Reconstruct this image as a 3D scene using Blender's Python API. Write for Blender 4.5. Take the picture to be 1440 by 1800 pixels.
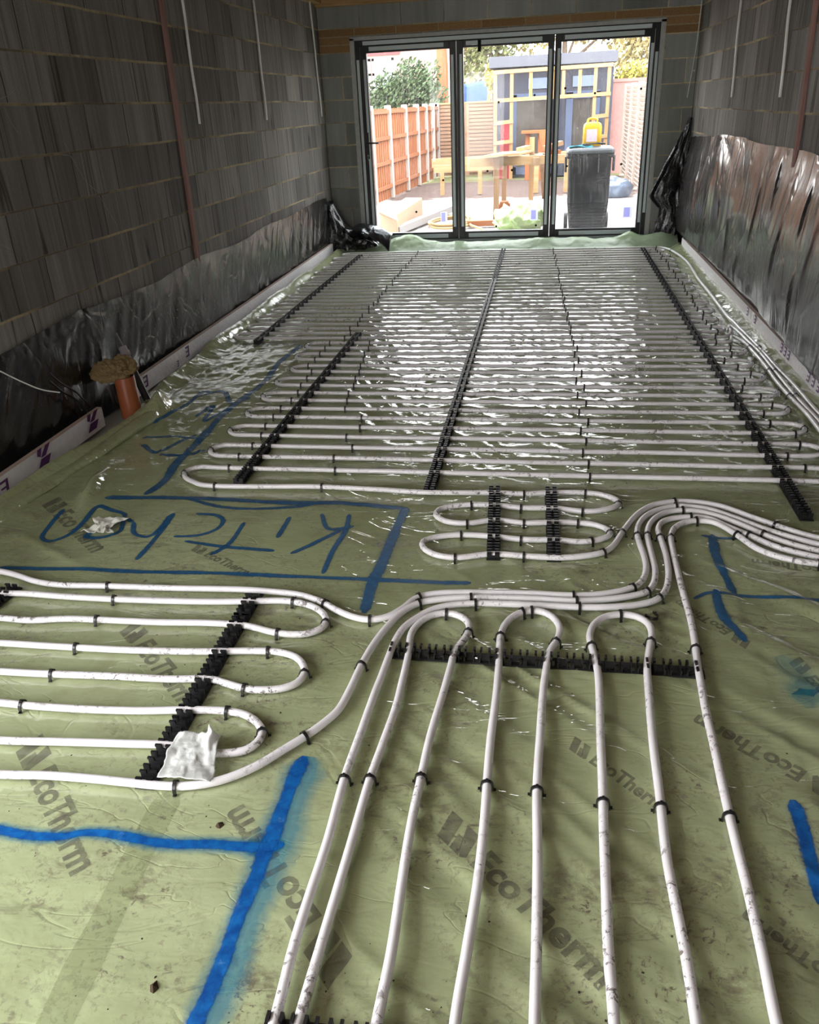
import bpy, bmesh, math, random
import numpy as np
from mathutils import Vector, Matrix

# ---------------------------------------------------------------- clear
for o in list(bpy.data.objects):
    bpy.data.objects.remove(o, do_unlink=True)
S = bpy.context.scene
COL = S.collection
rnd = random.Random(7)

SKY = 9.0
P_SIDE, P_HOUSE = 46, 10
MEMB_A, MEMB_B = (0.31, 0.345, 0.185), (0.39, 0.43, 0.245)
MEMB_R0, MEMB_R1, MEMB_BUMP = 0.05, 0.12, 0.30
GLASS_DUST = 0.008
# ---------------------------------------------------------------- camera
ROOM_D = 9.718      # inner face of the wall with the glazed doors
ROOM_W = 3.929      # clear width between the block walls
EYE = 1.4688
JOINT = 0.2029      # height of the lowest bed joint, courses every 0.225
cam_d = bpy.data.cameras.new('camera')
cam = bpy.data.objects.new('camera', cam_d); COL.objects.link(cam)
yaw, pitch, roll = 0.17670807, 0.46690016, -0.04888149
fw = Vector((-math.sin(yaw) * math.cos(pitch), math.cos(yaw) * math.cos(pitch), -math.sin(pitch)))
rt = Vector((math.cos(yaw), math.sin(yaw), 0)); up = rt.cross(fw)
r2 = math.cos(roll) * rt + math.sin(roll) * up
u2 = -math.sin(roll) * rt + math.cos(roll) * up
m = Matrix((r2, u2, -fw)).transposed().to_4x4(); m.translation = Vector((2.46893, 0, EYE))
cam.matrix_world = m
cam_d.sensor_fit = 'HORIZONTAL'; cam_d.sensor_width = 36.0
cam_d.lens = 1415.586 / 1440 * 36.0
cam_d.clip_start = 0.05; cam_d.clip_end = 300
S.camera = cam

# ---------------------------------------------------------------- light
S.view_settings.view_transform = 'Standard'; S.view_settings.look = 'None'
S.view_settings.gamma = 1.0; S.view_settings.use_curve_mapping = False
S.view_settings.exposure = 0.4
w = bpy.data.worlds.new('overcast_sky'); S.world = w; w.use_nodes = True
nt = w.node_tree; nt.nodes.clear()
wo = nt.nodes.new('ShaderNodeOutputWorld'); bg = nt.nodes.new('ShaderNodeBackground')
tc = nt.nodes.new('ShaderNodeTexCoord'); sx = nt.nodes.new('ShaderNodeSeparateXYZ')
mr = nt.nodes.new('ShaderNodeMapRange'); mx = nt.nodes.new('ShaderNodeMix'); mx.data_type = 'RGBA'
nt.links.new(tc.outputs['Generated'], sx.inputs[0]); nt.links.new(sx.outputs['Z'], mr.inputs[0])
mr.inputs[1].default_value = -0.05; mr.inputs[2].default_value = 0.9
nt.links.new(mr.outputs[0], mx.inputs[0])
mx.inputs[6].default_value = (1.0, 0.97, 0.95, 1); mx.inputs[7].default_value = (0.86, 0.92, 1.0, 1)
nt.links.new(mx.outputs[2], bg.inputs['Color']); bg.inputs['Strength'].default_value = SKY
nt.links.new(bg.outputs[0], wo.inputs[0])

def area_light(name, loc, rot, sx_, sy_, power, col=(1, 1, 1), spread=180):
    d = bpy.data.lights.new(name, 'AREA'); d.shape = 'RECTANGLE'; d.size = sx_; d.size_y = sy_
    d.energy = power; d.color = col; d.spread = math.radians(spread)
    o = bpy.data.objects.new(name, d); COL.objects.link(o); o.location = loc; o.rotation_euler = rot
    return o
# behind the photographer: side window daylight, added fill lamp in an unseen house door
area_light('side_window_daylight', (-0.12, 0.15, 1.1), (0, math.radians(-90 + 20), 0), 1.5, 1.4, P_SIDE, (0.96, 0.98, 1.0))
area_light('house_door_fill', (0.95, -1.95, 1.1), (math.radians(90), 0, 0), 0.8, 1.9, P_HOUSE, (1.0, 0.98, 0.95))

# ---------------------------------------------------------------- helpers
def setp(o, label=None, cat=None, group=None, kind=None):
    if label: o['label'] = label
    if cat: o['category'] = cat
    if group: o['group'] = group
    if kind: o['kind'] = kind
    return o

def empty(name, loc=(0, 0, 0)):
    o = bpy.data.objects.new(name, None); COL.objects.link(o); o.location = loc
    return o

def thing(name, label, cat, loc=(0, 0, 0), group=None):
    return setp(empty(name, loc), label, cat, group)

class MB:
    """collects shapes, then becomes one mesh object"""
    def __init__(s): s.v = []; s.f = []; s.smooth = []
    def add(s, vs, fs, smooth=False):
        n = len(s.v); s.v += [tuple(v) for v in vs]
        s.f += [tuple(i + n for i in f) for f in fs]; s.smooth += [smooth] * len(fs)
        return s
    def box(s, x0, y0, z0, x1, y1, z1):
        vs = [(x0, y0, z0), (x1, y0, z0), (x1, y1, z0), (x0, y1, z0), (x0, y0, z1), (x1, y0, z1), (x1, y1, z1), (x0, y1, z1)]
        return s.add(vs, [(0, 3, 2, 1), (4, 5, 6, 7), (0, 1, 5, 4), (1, 2, 6, 5), (2, 3, 7, 6), (3, 0, 4, 7)])
    def beam(s, a, b, wd, ht, upv=(0, 0, 1)):
        a, b = Vector(a), Vector(b); d = (b - a).normalized(); upv = Vector(upv)
        if abs(d.dot(upv)) > 0.98: upv = Vector((0, 1, 0))
        sd = d.cross(upv).normalized(); u = sd.cross(d)
        vs = []
        for q in (a, b):
            for i, j in ((-1, -1), (1, -1), (1, 1), (-1, 1)):
                vs.append(q + sd * wd / 2 * i + u * ht / 2 * j)
        return s.add(vs, [(3, 2, 1, 0), (4, 5, 6, 7), (0, 1, 5, 4), (1, 2, 6, 5), (2, 3, 7, 6), (3, 0, 4, 7)])
    def tube(s, pts, r, seg=10, caps=True, closed=False):
        pts = [Vector(q) for q in pts]; n = len(pts); rings = []
        rr = r if hasattr(r, '__len__') else [r] * n
        t0 = None; nrm = None
        for i in range(n):
            if closed: t = (pts[(i + 1) % n] - pts[i - 1]).normalized()
            else: t = (pts[min(i + 1, n - 1)] - pts[max(i - 1, 0)]).normalized()
            if nrm is None:
                a = Vector((0, 0, 1)) if abs(t.z) < 0.9 else Vector((0, 1, 0))
                nrm = (a - t * a.dot(t)).normalized()
            else:
                nrm = nrm - t * nrm.dot(t)
                nrm = nrm.normalized() if nrm.length > 1e-6 else t.orthogonal().normalized()
            bi = t.cross(nrm)
            rings.append([pts[i] + (nrm * math.cos(2 * math.pi * k / seg) + bi * math.sin(2 * math.pi * k / seg)) * rr[i] for k in range(seg)])
        vs = [q for ring in rings for q in ring]; fs = []
        for i in range(n if closed else n - 1):
            j = (i + 1) % n
            for k in range(seg):
                k2 = (k + 1) % seg
                fs.append((i * seg + k, j * seg + k, j * seg + k2, i * seg + k2)[::-1])
        s.add(vs, fs, True)
        if caps and not closed:
            s.add(rings[0], [tuple(range(seg))]); s.add(rings[-1], [tuple(range(seg))[::-1]])
        return s
    def grid(s, P, closed_u=False):
        """P: 2-D list of points"""
        n, k = len(P), len(P[0]); vs = [q for row in P for q in row]; fs = []
        for i in range(n - 1):
            for j in range(k if closed_u else k - 1):
                j2 = (j + 1) % k
                fs.append((i * k + j, i * k + j2, (i + 1) * k + j2, (i + 1) * k + j))
        return s.add(vs, fs, True)
    def build(s, name, mat, parent=None, loc=None):
        me = bpy.data.meshes.new(name); me.from_pydata(s.v, [], s.f); me.update()
        me.polygons.foreach_set('use_smooth', s.smooth)
        if mat: me.materials.append(mat)
        o = bpy.data.objects.new(name, me); COL.objects.link(o)
        if parent: o.parent = parent
        if loc: o.location = loc
        return o

def bevel(o, wd=0.004, seg=2):
    md = o.modifiers.new('edge', 'BEVEL'); md.width = wd; md.segments = seg; md.limit_method = 'ANGLE'
    return o

def solid(o, t):
    md = o.modifiers.new('thickness', 'SOLIDIFY'); md.thickness = t; md.offset = 0
    return o

def catmull(P, step=0.02):
    P = [Vector(q) for q in P]; out = []
    for i in range(len(P) - 1):
        a = P[i - 1] if i else P[0] * 2 - P[1]
        b, c = P[i], P[i + 1]
        d = P[i + 2] if i + 2 < len(P) else c * 2 - b
        # centripetal spacing keeps unevenly spaced points from looping
        def tt(q, r): return max((r - q).length, 1e-6) ** 0.5
        t0 = 0; t1 = t0 + tt(a, b); t2 = t1 + tt(b, c); t3 = t2 + tt(c, d)
        n = max(2, int((c - b).length / step))
        for k in range(n):
            t = t1 + (t2 - t1) * k / n
            A1 = a * ((t1 - t) / (t1 - t0)) + b * ((t - t0) / (t1 - t0))
            A2 = b * ((t2 - t) / (t2 - t1)) + c * ((t - t1) / (t2 - t1))
            A3 = c * ((t3 - t) / (t3 - t2)) + d * ((t - t2) / (t3 - t2))
            B1 = A1 * ((t2 - t) / (t2 - t0)) + A2 * ((t - t0) / (t2 - t0))
            B2 = A2 * ((t3 - t) / (t3 - t1)) + A3 * ((t - t1) / (t3 - t1))
            out.append(B1 * ((t2 - t) / (t2 - t1)) + B2 * ((t - t1) / (t2 - t1)))
    out.append(P[-1]); return out

# value noise on numpy arrays
def _h(ix, iy, seed):
    n = (ix.astype(np.int64) * 374761393 + iy.astype(np.int64) * 668265263 + seed * 974634777) & 0xffffffff
    n = ((n ^ (n >> 13)) * 1274126177) & 0xffffffff
    n = n ^ (n >> 16)
    return (n & 0xffff) / 65535.0
def vn(x, y, seed=0):
    x = np.asarray(x, float); y = np.asarray(y, float)
    ix = np.floor(x); iy = np.floor(y); fx = x - ix; fy = y - iy
    fx = fx * fx * fx * (fx * (fx * 6 - 15) + 10); fy = fy * fy * fy * (fy * (fy * 6 - 15) + 10)
    ix = ix.astype(np.int64); iy = iy.astype(np.int64)
    a = _h(ix, iy, seed); b = _h(ix + 1, iy, seed); c = _h(ix, iy + 1, seed); d = _h(ix + 1, iy + 1, seed)
    return (a * (1 - fx) + b * fx) * (1 - fy) + (c * (1 - fx) + d * fx) * fy
def fbm(x, y, seed=0, o=3):
    s = 0; a = 0.5
    for k in range(o):
        s = s + a * (vn(x * 2 ** k, y * 2 ** k, seed + k * 17) * 2 - 1); a *= 0.5
    return s
def ridge(x, y, seed=0):
    return (1 - np.abs(vn(x, y, seed) * 2 - 1)) ** 2
def sst(a, b, x):
    t = np.clip((x - a) / (b - a), 0, 1); return t * t * (3 - 2 * t)

# ---------------------------------------------------------------- materials
class NM:
    """small node-material builder"""
    def __init__(s, name, base=(0.5, 0.5, 0.5), rough=0.5, spec=0.5, metal=0.0):
        s.m = bpy.data.materials.new(name); s.m.use_nodes = True; s.t = s.m.node_tree
        s.b = s.t.nodes['Principled BSDF']; s.out = s.t.nodes['Material Output']
        s.b.inputs['Base Color'].default_value = (*base, 1); s.b.inputs['Roughness'].default_value = rough
        s.b.inputs['Specular IOR Level'].default_value = spec; s.b.inputs['Metallic'].default_value = metal
    def n(s, typ, **kw):
        nd = s.t.nodes.new('ShaderNode' + typ)
        for k, v in kw.items():
            if k.startswith('i_'):
                key = k[2:]; key = int(key) if key.isdigit() else key.replace('_', ' ')
                s.put(nd, key, v)
            else: setattr(nd, k, v)
        return nd
    def put(s, nd, key, v):
        if isinstance(v, bpy.types.NodeSocket): s.t.links.new(v, nd.inputs[key])
        else: nd.inputs[key].default_value = v
    def coord(s, kind='Object'): return s.n('TexCoord').outputs[kind]
    def mapping(s, vec, scale=(1, 1, 1), loc=(0, 0, 0), rot=(0, 0, 0)):
        nd = s.n('Mapping'); s.put(nd, 'Vector', vec); s.put(nd, 'Scale', scale); s.put(nd, 'Location', loc); s.put(nd, 'Rotation', rot)
        return nd.outputs[0]
    def noise(s, vec, scale=5, detail=3, rough=0.5, dist=0.0):
        nd = s.n('TexNoise'); s.put(nd, 'Vector', vec); s.put(nd, 'Scale', scale); s.put(nd, 'Detail', detail); s.put(nd, 'Roughness', rough); s.put(nd, 'Distortion', dist)
        return nd.outputs['Fac']
    def vor(s, vec, scale=5, feature='F1', out='Distance'):
        nd = s.n('TexVoronoi', feature=feature); s.put(nd, 'Vector', vec); s.put(nd, 'Scale', scale); return nd.outputs[out]
    def rng(s, v, a, b, c=0.0, d=1.0, smooth=False):
        nd = s.n('MapRange'); s.put(nd, 0, v)
        for i, q in enumerate((a, b, c, d)): s.put(nd, i + 1, q)
        if smooth: nd.interpolation_type = 'SMOOTHSTEP'
        return nd.outputs[0]
    def math(s, op, a, b=0.0, clamp=False):
        nd = s.n('Math', operation=op, use_clamp=clamp); s.put(nd, 0, a); s.put(nd, 1, b); return nd.outputs[0]
    def mix(s, f, a, b):
        nd = s.n('Mix', data_type='RGBA'); s.put(nd, 0, f)
        s.put(nd, 6, a if isinstance(a, bpy.types.NodeSocket) else (*a, 1)); s.put(nd, 7, b if isinstance(b, bpy.types.NodeSocket) else (*b, 1))
        return nd.outputs[2]
    def bump(s, h, strength=0.3, dist=0.01, nrm=None):
        nd = s.n('Bump'); s.put(nd, 'Height', h); s.put(nd, 'Strength', strength); s.put(nd, 'Distance', dist)
        if nrm is not None: s.put(nd, 'Normal', nrm)
        s.t.links.new(nd.outputs[0], s.b.inputs['Normal']); return nd.outputs[0]
    def col(s, c): s.put(s.b, 'Base Color', c)
    def set(s, key, v): s.put(s.b, key, v)

def plain(name, base, rough=0.5, spec=0.5, var=0.12, scale=30, bump=0.0, metal=0.0):
    """plain colour with a little wear noise"""
    q = NM(name, base, rough, spec, metal); c = q.coord()
    f = q.noise(c, scale, 4, 0.6)
    q.col(q.mix(f, tuple(v * (1 - var) for v in base), tuple(min(1, v * (1 + var)) for v in base)))
    q.set('Roughness', q.rng(f, 0.3, 0.7, max(0.02, rough - 0.08), min(1, rough + 0.08)))
    if bump: q.bump(f, bump, 0.005)
    return q.m

def sep(q, vec): return q.n('SeparateXYZ', i_0=vec).outputs
def comb(q, x, y, z): 
    nd = q.n('CombineXYZ')
    for i, v in enumerate((x, y, z)): q.put(nd, i, v)
    return nd.outputs[0]

def block_material(name, axis, face=(0.10, 0.098, 0.092), streak=1.0, sandy=(0.34, 0.27, 0.16), perp_sandy=0.0):
    q = NM(name, face, 0.92, 0.15); o = q.coord(); xyz = sep(q, o)
    h = xyz[axis]; z = q.math('SUBTRACT', xyz[2], JOINT)
    wob = q.math('MULTIPLY', q.math('SUBTRACT', q.noise(o, 3.0, 2), 0.5), 0.014)
    zz = q.math('ADD', z, wob)
    br = q.n('TexBrick', offset=0.5)
    q.put(br, 'Vector', comb(q, q.math('ADD', h, q.math('MULTIPLY', wob, 2.2)), zz, 0.0)); q.put(br, 'Scale', 1.0); q.put(br, 'Mortar Size', 0.0055)
    q.put(br, 'Mortar Smooth', 0.25); q.put(br, 'Brick Width', 0.45); q.put(br, 'Row Height', 0.225); q.put(br, 'Bias', 0.0)
    q.put(br, 'Color1', (0.72, 0.72, 0.72, 1)); q.put(br, 'Color2', (1.25, 1.25, 1.25, 1)); q.put(br, 'Mortar', (1, 1, 1, 1))
    # bed-joint mask
    fr = q.math('FRACT', q.math('DIVIDE', q.math('ADD', zz, 10 * 0.225), 0.225))
    bd = q.math('MINIMUM', fr, q.math('SUBTRACT', 1.0, fr))
    bed = q.rng(bd, 0.018, 0.038, 1.0, 0.0)
    # vertical drag streaks and blotches of the cut faces
    sv = comb(q, q.math('MULTIPLY', h, 26.0), q.math('MULTIPLY', z, 1.1), q.math('FLOOR', q.math('DIVIDE', zz, 0.225)))
    st = q.noise(sv, 1.0, 4, 0.65)
    st2 = q.noise(comb(q, q.math('MULTIPLY', h, 5.0), q.math('MULTIPLY', z, 0.6), q.math('FLOOR', q.math('DIVIDE', zz, 0.225))), 1.0, 2, 0.5)
    cr = q.noise(comb(q, q.math('MULTIPLY', h, 9.0), q.math('MULTIPLY', z, 0.25), q.math('MULTIPLY', q.math('FLOOR', q.math('DIVIDE', zz, 0.225)), 3.7)), 1.0, 1, 0.4)
    crack = q.rng(q.math('ABSOLUTE', q.math('SUBTRACT', cr, 0.5)), 0.0, 0.012, 0.35, 1.0)
    grain = q.noise(o, 160, 3, 0.7)
    k = q.math('MULTIPLY', q.rng(st, 0.25, 0.75, 1 - 0.30 * streak, 1 + 0.30 * streak), q.rng(grain, 0.3, 0.7, 0.82, 1.18))
    k = q.math('MULTIPLY', k, q.rng(st2, 0.3, 0.7, 0.85, 1.15))
    if streak > 0.5: k = q.math('MULTIPLY', k, crack)
    base = q.n('Mix', data_type='RGBA', blend_type='MULTIPLY'); q.put(base, 0, 1.0)
    q.put(base, 6, (*face, 1)); q.put(base, 7, br.outputs['Color'])
    b2 = q.n('Mix', data_type='RGBA', blend_type='MULTIPLY'); q.put(b2, 0, 1.0); q.put(b2, 6, base.outputs[2])
    q.put(b2, 7, comb(q, k, k, k))
    patch = q.rng(q.noise(o, 1.4, 3), 0.42, 0.6, 0.25, 1.0)
    ragged = q.rng(q.noise(o, 24, 3, 0.7), 0.3, 0.5, 0.5, 1.0)
    perp = q.math('MULTIPLY', br.outputs['Fac'], perp_sandy)
    jm = q.math('MULTIPLY', q.math('MULTIPLY', q.math('MAXIMUM', bed, perp), ragged), patch)
    dark = q.mix(br.outputs['Fac'], b2.outputs[2], tuple(v * 0.32 for v in face))
    q.col(q.mix(jm, dark, sandy))
    hgt = q.math('ADD', q.math('MULTIPLY', q.math('SUBTRACT', 1.0, br.outputs['Fac']), 1.0), q.math('MULTIPLY', st, 0.35))
    q.bump(q.math('ADD', hgt, q.math('MULTIPLY', grain, 0.12)), 0.55, 0.012)
    return q.m
M = {}
M['block_side'] = block_material('concrete_block_side', 1, (0.20, 0.188, 0.178), 1.0, (0.46, 0.37, 0.23), 0.0)
M['block_end'] = block_material('concrete_block_end', 0, (0.27, 0.275, 0.27), 0.35, (0.62, 0.51, 0.33), 1.0)

def brick_mat():
    q = NM('coursing_brick', (0.30, 0.16, 0.07), 0.9, 0.15); o = q.coord(); xyz = sep(q, o)
    br = q.n('TexBrick', offset=0.0)
    q.put(br, 'Vector', comb(q, q.math('ADD', xyz[0], 0.06), q.math('SUBTRACT', xyz[2], JOINT), 0.0)); q.put(br, 'Scale', 1.0)
    q.put(br, 'Mortar Size', 0.006); q.put(br, 'Brick Width', 0.45); q.put(br, 'Row Height', 0.075)
    q.put(br, 'Color1', (0.28, 0.16, 0.075, 1)); q.put(br, 'Color2', (0.42, 0.25, 0.12, 1)); q.put(br, 'Mortar', (0.42, 0.34, 0.21, 1))
    g = q.noise(o, 90, 4, 0.7)
    q.col(q.mix(q.rng(g, 0.35, 0.7, 0.0, 0.45), br.outputs['Color'], (0.12, 0.07, 0.035)))
    q.bump(q.math('ADD', q.math('MULTIPLY', br.outputs['Fac'], -0.6), g), 0.4, 0.006); return q.m
M['brick'] = brick_mat()

def timber(name, a, b, axis=0, sc=1.0, rough=0.75):
    q = NM(name, a, rough, 0.25); o = q.coord()
    scl = [38, 38, 38]; scl[axis] = 2.2
    g = q.noise(q.mapping(o, tuple(v * sc for v in scl)), 1.0, 4, 0.6, 0.4)
    q.col(q.mix(q.rng(g, 0.3, 0.7), a, b)); q.bump(g, 0.2, 0.003); return q.m
M['roof_timber'] = timber('sawn_timber', (0.32, 0.19, 0.08), (0.5, 0.32, 0.15), 0)
M['red_batten'] = timber('red_stained_batten', (0.20, 0.10, 0.085), (0.32, 0.18, 0.155), 2)
M['ceiling'] = plain('ceiling_board', (0.25, 0.2, 0.15), 0.9, 0.1)
M['concrete'] = plain('floor_slab_concrete', (0.3, 0.29, 0.27), 0.9, 0.1)

def membrane_mat():
    q = NM('green_polythene', (0.34, 0.42, 0.2), 0.3, 0.85); o = q.coord()
    xyz = sep(q, o)
    big = q.noise(o, 1.3, 3, 0.5); mid = q.noise(o, 9, 4, 0.6)
    c = q.mix(q.rng(big, 0.3, 0.7), MEMB_A, MEMB_B)
    c = q.mix(q.rng(mid, 0.35, 0.75, 0.0, 0.22), c, (0.50, 0.55, 0.33))
    # trodden-in mud: broken patches
    region = q.rng(q.noise(o, 2.1, 2, 0.5), 0.40, 0.58)
    spot = q.rng(q.noise(q.mapping(o, (1, 1, 1), (3.1, 7.7, 0)), 60, 6, 0.75, 0.6), 0.54, 0.60)
    smear = q.rng(q.noise(q.mapping(o, (6, 14, 1), (9, 2, 0)), 1.0, 8, 0.78, 0.8), 0.53, 0.62)
    mud = q.math('MULTIPLY', region, q.math('MAXIMUM', q.math('MULTIPLY', spot, q.rng(mid, 0.42, 0.52)), q.math('MULTIPLY', smear, q.rng(q.noise(o, 30, 4, 0.7), 0.4, 0.55))))
    c = q.mix(q.math('MULTIPLY', q.rng(q.noise(q.mapping(o, (1, 1, 1), (2, 5, 0)), 3.5, 5, 0.7), 0.48, 0.7), 0.35), c, (0.20, 0.19, 0.09))
    c = q.mix(q.math('MULTIPLY', mud, 0.85), c, (0.085, 0.055, 0.038))
    fleck = q.rng(q.vor(o, 13.0), 0.028, 0.04, 1.0, 0.0)
    fl2 = q.math('MULTIPLY', fleck, q.rng(q.noise(o, 6, 2), 0.55, 0.6))
    c = q.mix(q.math('MULTIPLY', fl2, 0.9), c, (0.05, 0.035, 0.02))
    q.col(c)
    ro = q.rng(mid, 0.3, 0.7, MEMB_R0, MEMB_R1)
    q.set('Roughness', q.math('ADD', ro, q.math('MULTIPLY', mud, 0.4)))
    w1 = q.noise(q.mapping(o, (1, 1, 1), (0, 0, 0)), 22, 3, 0.55, 1.4)
    w2 = q.noise(q.mapping(o, (6, 20, 1), (0, 0, 0), (0, 0, 0.6)), 1.0, 2, 0.5, 1.0)
    kk = q.noise(q.mapping(o, (1.6, 3.4, 1), (3, 1, 0), (0, 0, 0.4)), 1.0, 3, 0.55, 1.6)
    cr = q.rng(q.math('ABSOLUTE', q.math('SUBTRACT', kk, 0.5)), 0.0, 0.016, 0.0, 1.0)
    q.bump(q.math('ADD', q.math('ADD', q.math('MULTIPLY', w1, 0.35), w2), q.math('MULTIPLY', cr, 0.35)), MEMB_BUMP, 0.008)
    return q.m
M['membrane'] = membrane_mat()
def edge_sheet_mat():
    q = NM('green_polythene_edge', (0.36, 0.45, 0.24), 0.25, 0.5); o = q.coord()
    n = q.noise(o, 14, 3, 0.5, 1.0)
    q.col(q.mix(n, (0.50, 0.62, 0.42), (0.66, 0.76, 0.56)))
    q.bump(n, 0.4, 0.01)
    tr = q.n('BsdfTranslucent'); q.put(tr, 'Color', (0.62, 0.74, 0.50, 1))
    ms = q.n('MixShader'); q.put(ms, 0, 0.62); q.put(ms, 1, q.b.outputs[0]); q.put(ms, 2, tr.outputs[0])
    q.t.links.new(ms.outputs[0], q.out.inputs[0]); return q.m
M['edge_sheet'] = edge_sheet_mat()
def print_mat():
    q = NM('board_print', (0.13, 0.12, 0.10), 0.35, 0.5); n = q.noise(q.coord(), 60, 4, 0.7)
    q.col(q.mix(n, (0.10, 0.092, 0.075), (0.17, 0.155, 0.125)))
    t = q.n('BsdfTransparent'); ms = q.n('MixShader'); q.put(ms, 0, q.rng(q.noise(q.coord(), 25, 3), 0.3, 0.7, 0.30, 0.60)); q.put(ms, 1, t.outputs[0]); q.put(ms, 2, q.b.outputs[0])
    q.t.links.new(ms.outputs[0], q.out.inputs[0]); return q.m
M['print'] = print_mat()
def paint_mat(name, a, b, halo, dens):
    """spray paint: solid in the middle, misty at the edges (UV v runs across the line)"""
    q = NM(name, a, 0.38, 0.5); o = q.coord(); uv = sep(q, q.coord('UV'))
    n = q.noise(o, 45, 4, 0.65); c_ = q.mix(q.rng(n, 0.35, 0.65), a, b)
    q.col(q.mix(q.math('MULTIPLY', q.rng(q.noise(o, 28, 5, 0.7), 0.60, 0.68), 0.35 if dens > 0.9 else 0.1), c_, (0.22, 0.34, 0.52)))
    e = q.math('SUBTRACT', 1.0, q.math('ABSOLUTE', q.math('SUBTRACT', q.math('MULTIPLY', uv[1], 2.0), 1.0)))
    e = q.math('ADD', e, q.math('MULTIPLY', q.math('SUBTRACT', q.noise(o, 60, 4, 0.7), 0.5), 0.5))
    core = q.rng(e, 0.30, 0.55, 0.0, dens)
    mist = q.rng(e, 0.0, 0.6, 0.0, halo)
    al = q.math('MAXIMUM', core, mist)
    t = q.n('BsdfTransparent'); ms = q.n('MixShader'); q.put(ms, 0, al); q.put(ms, 1, t.outputs[0]); q.put(ms, 2, q.b.outputs[0])
    q.t.links.new(ms.outputs[0], q.out.inputs[0]); q.bump(n, 0.2, 0.003); return q.m
M['paint'] = paint_mat('blue_spray_paint', (0.0, 0.055, 0.25), (0.005, 0.13, 0.42), 0.25, 0.95)
M['paint_thin'] = paint_mat('blue_spray_paint_thin', (0.005, 0.07, 0.20), (0.01, 0.12, 0.28), 0.2, 0.8)
M['paint_mist'] = paint_mat('turquoise_paint_mist', (0.0, 0.20, 0.36), (0.01, 0.28, 0.42), 0.42, 0.45)
M['paint_faint'] = paint_mat('blue_overspray', (0.03, 0.22, 0.34), (0.05, 0.3, 0.36), 0.16, 0.22)
def tape_mat():
    q = NM('clear_joint_tape', (0.27, 0.31, 0.15), 0.18, 0.5); n = q.noise(q.coord(), 20, 3)
    q.col(q.mix(n, (0.24, 0.27, 0.13), (0.34, 0.38, 0.2)))
    t = q.n('BsdfTransparent'); ms = q.n('MixShader'); q.put(ms, 0, 0.28); q.put(ms, 1, t.outputs[0]); q.put(ms, 2, q.b.outputs[0])
    q.t.links.new(ms.outputs[0], q.out.inputs[0]); return q.m
M['tape'] = tape_mat()

def pipe_mat():
    q = NM('white_pipe', (0.80, 0.76, 0.78), 0.28, 0.5); o = q.coord()
    reg = q.rng(q.noise(o, 3.2, 2), 0.48, 0.62)
    sp = q.rng(q.noise(o, 48, 6, 0.75, 0.5), 0.54, 0.60)
    dust = q.rng(q.noise(o, 14, 3, 0.6), 0.4, 0.75, 0.0, 0.3)
    c = q.mix(dust, (0.80, 0.77, 0.79), (0.60, 0.54, 0.50))
    sp2 = q.rng(q.noise(q.mapping(o, (1, 1, 1), (5, 9, 1)), 24, 4, 0.8), 0.70, 0.74)
    c = q.mix(q.math('MULTIPLY', q.math('MAXIMUM', q.math('MULTIPLY', reg, sp), sp2), 0.85), c, (0.07, 0.045, 0.03))
    q.col(c); q.set('Roughness', q.rng(sp, 0, 1, 0.28, 0.6)); return q.m
M['pipe'] = pipe_mat()
M['black_plastic'] = plain('black_plastic', (0.012, 0.012, 0.013), 0.42, 0.5, 0.3, 40, 0.05)
M['staple'] = plain('black_staple_plastic', (0.014, 0.013, 0.013), 0.35, 0.5, 0.3, 60)

def poly_mat(name, base, rough, bump_s, sc=9):
    """thin glossy black sheet: long faint creases running down it and a few sharp kinks"""
    q = NM(name, base, rough, 0.7); o = q.coord()
    a = q.noise(q.mapping(o, (sc * 1.6, sc * 1.6, sc * 0.45), (0, 0, 0), (0.35, 0, 0)), 1.0, 2, 0.5, 0.8)
    kink = q.noise(q.mapping(o, (sc * 0.5, sc * 0.5, sc * 0.3), (4, 2, 8)), 1.0, 2, 0.5, 1.2)
    cr = q.rng(q.math('ABSOLUTE', q.math('SUBTRACT', kink, 0.5)), 0.0, 0.03, 0.0, 1.0)
    d = q.noise(o, 60, 3, 0.6)
    q.col(q.mix(q.rng(q.noise(o, 3, 4, 0.6), 0.4, 0.75), base, tuple(v * 1.8 + 0.004 for v in base)))
    q.set('Roughness', q.rng(d, 0.3, 0.7, rough - 0.04, rough + 0.06))
    q.bump(q.math('ADD', q.math('MULTIPLY', cr, 0.35), a), bump_s, 0.02)
    return q.m
M['dpm'] = poly_mat('black_damp_proof_polythene', (0.007, 0.007, 0.008), 0.22, 0.25, 5)
M['dpm_right'] = poly_mat('black_damp_proof_polythene_taut', (0.022, 0.020, 0.021), 0.20, 0.3, 4.5)
M['dpm_dark'] = poly_mat('black_polythene_fold', (0.008, 0.008, 0.009), 0.28, 0.2, 6)

def foil_mat():
    q = NM('foil_faced_board', (0.8, 0.78, 0.79), 0.45, 0.5, 0.15); o = q.coord()
    n = q.noise(o, 30, 4, 0.6, 0.6); q.col(q.mix(n, (0.70, 0.67, 0.69), (0.88, 0.86, 0.87)))
    q.bump(n, 0.6, 0.012); return q.m
M['foil'] = foil_mat()
M['foam'] = plain('board_foam_edge', (0.52, 0.40, 0.34), 0.85, 0.2, 0.2, 60)
M['purple'] = plain('purple_print', (0.10, 0.025, 0.12), 0.45, 0.4, 0.2)
M['terracotta'] = plain('terracotta_plastic', (0.27, 0.075, 0.028), 0.38, 0.45, 0.12, 18)
def wool_mat():
    q = NM('mineral_wool', (0.36, 0.24, 0.10), 1.0, 0.05); o = q.coord()
    n = q.noise(q.mapping(o, (1, 1, 3)), 70, 5, 0.75, 1.5); q.col(q.mix(q.rng(n, 0.3, 0.7), (0.24, 0.15, 0.06), (0.54, 0.40, 0.20)))
    q.bump(n, 1.0, 0.012); return q.m
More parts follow.
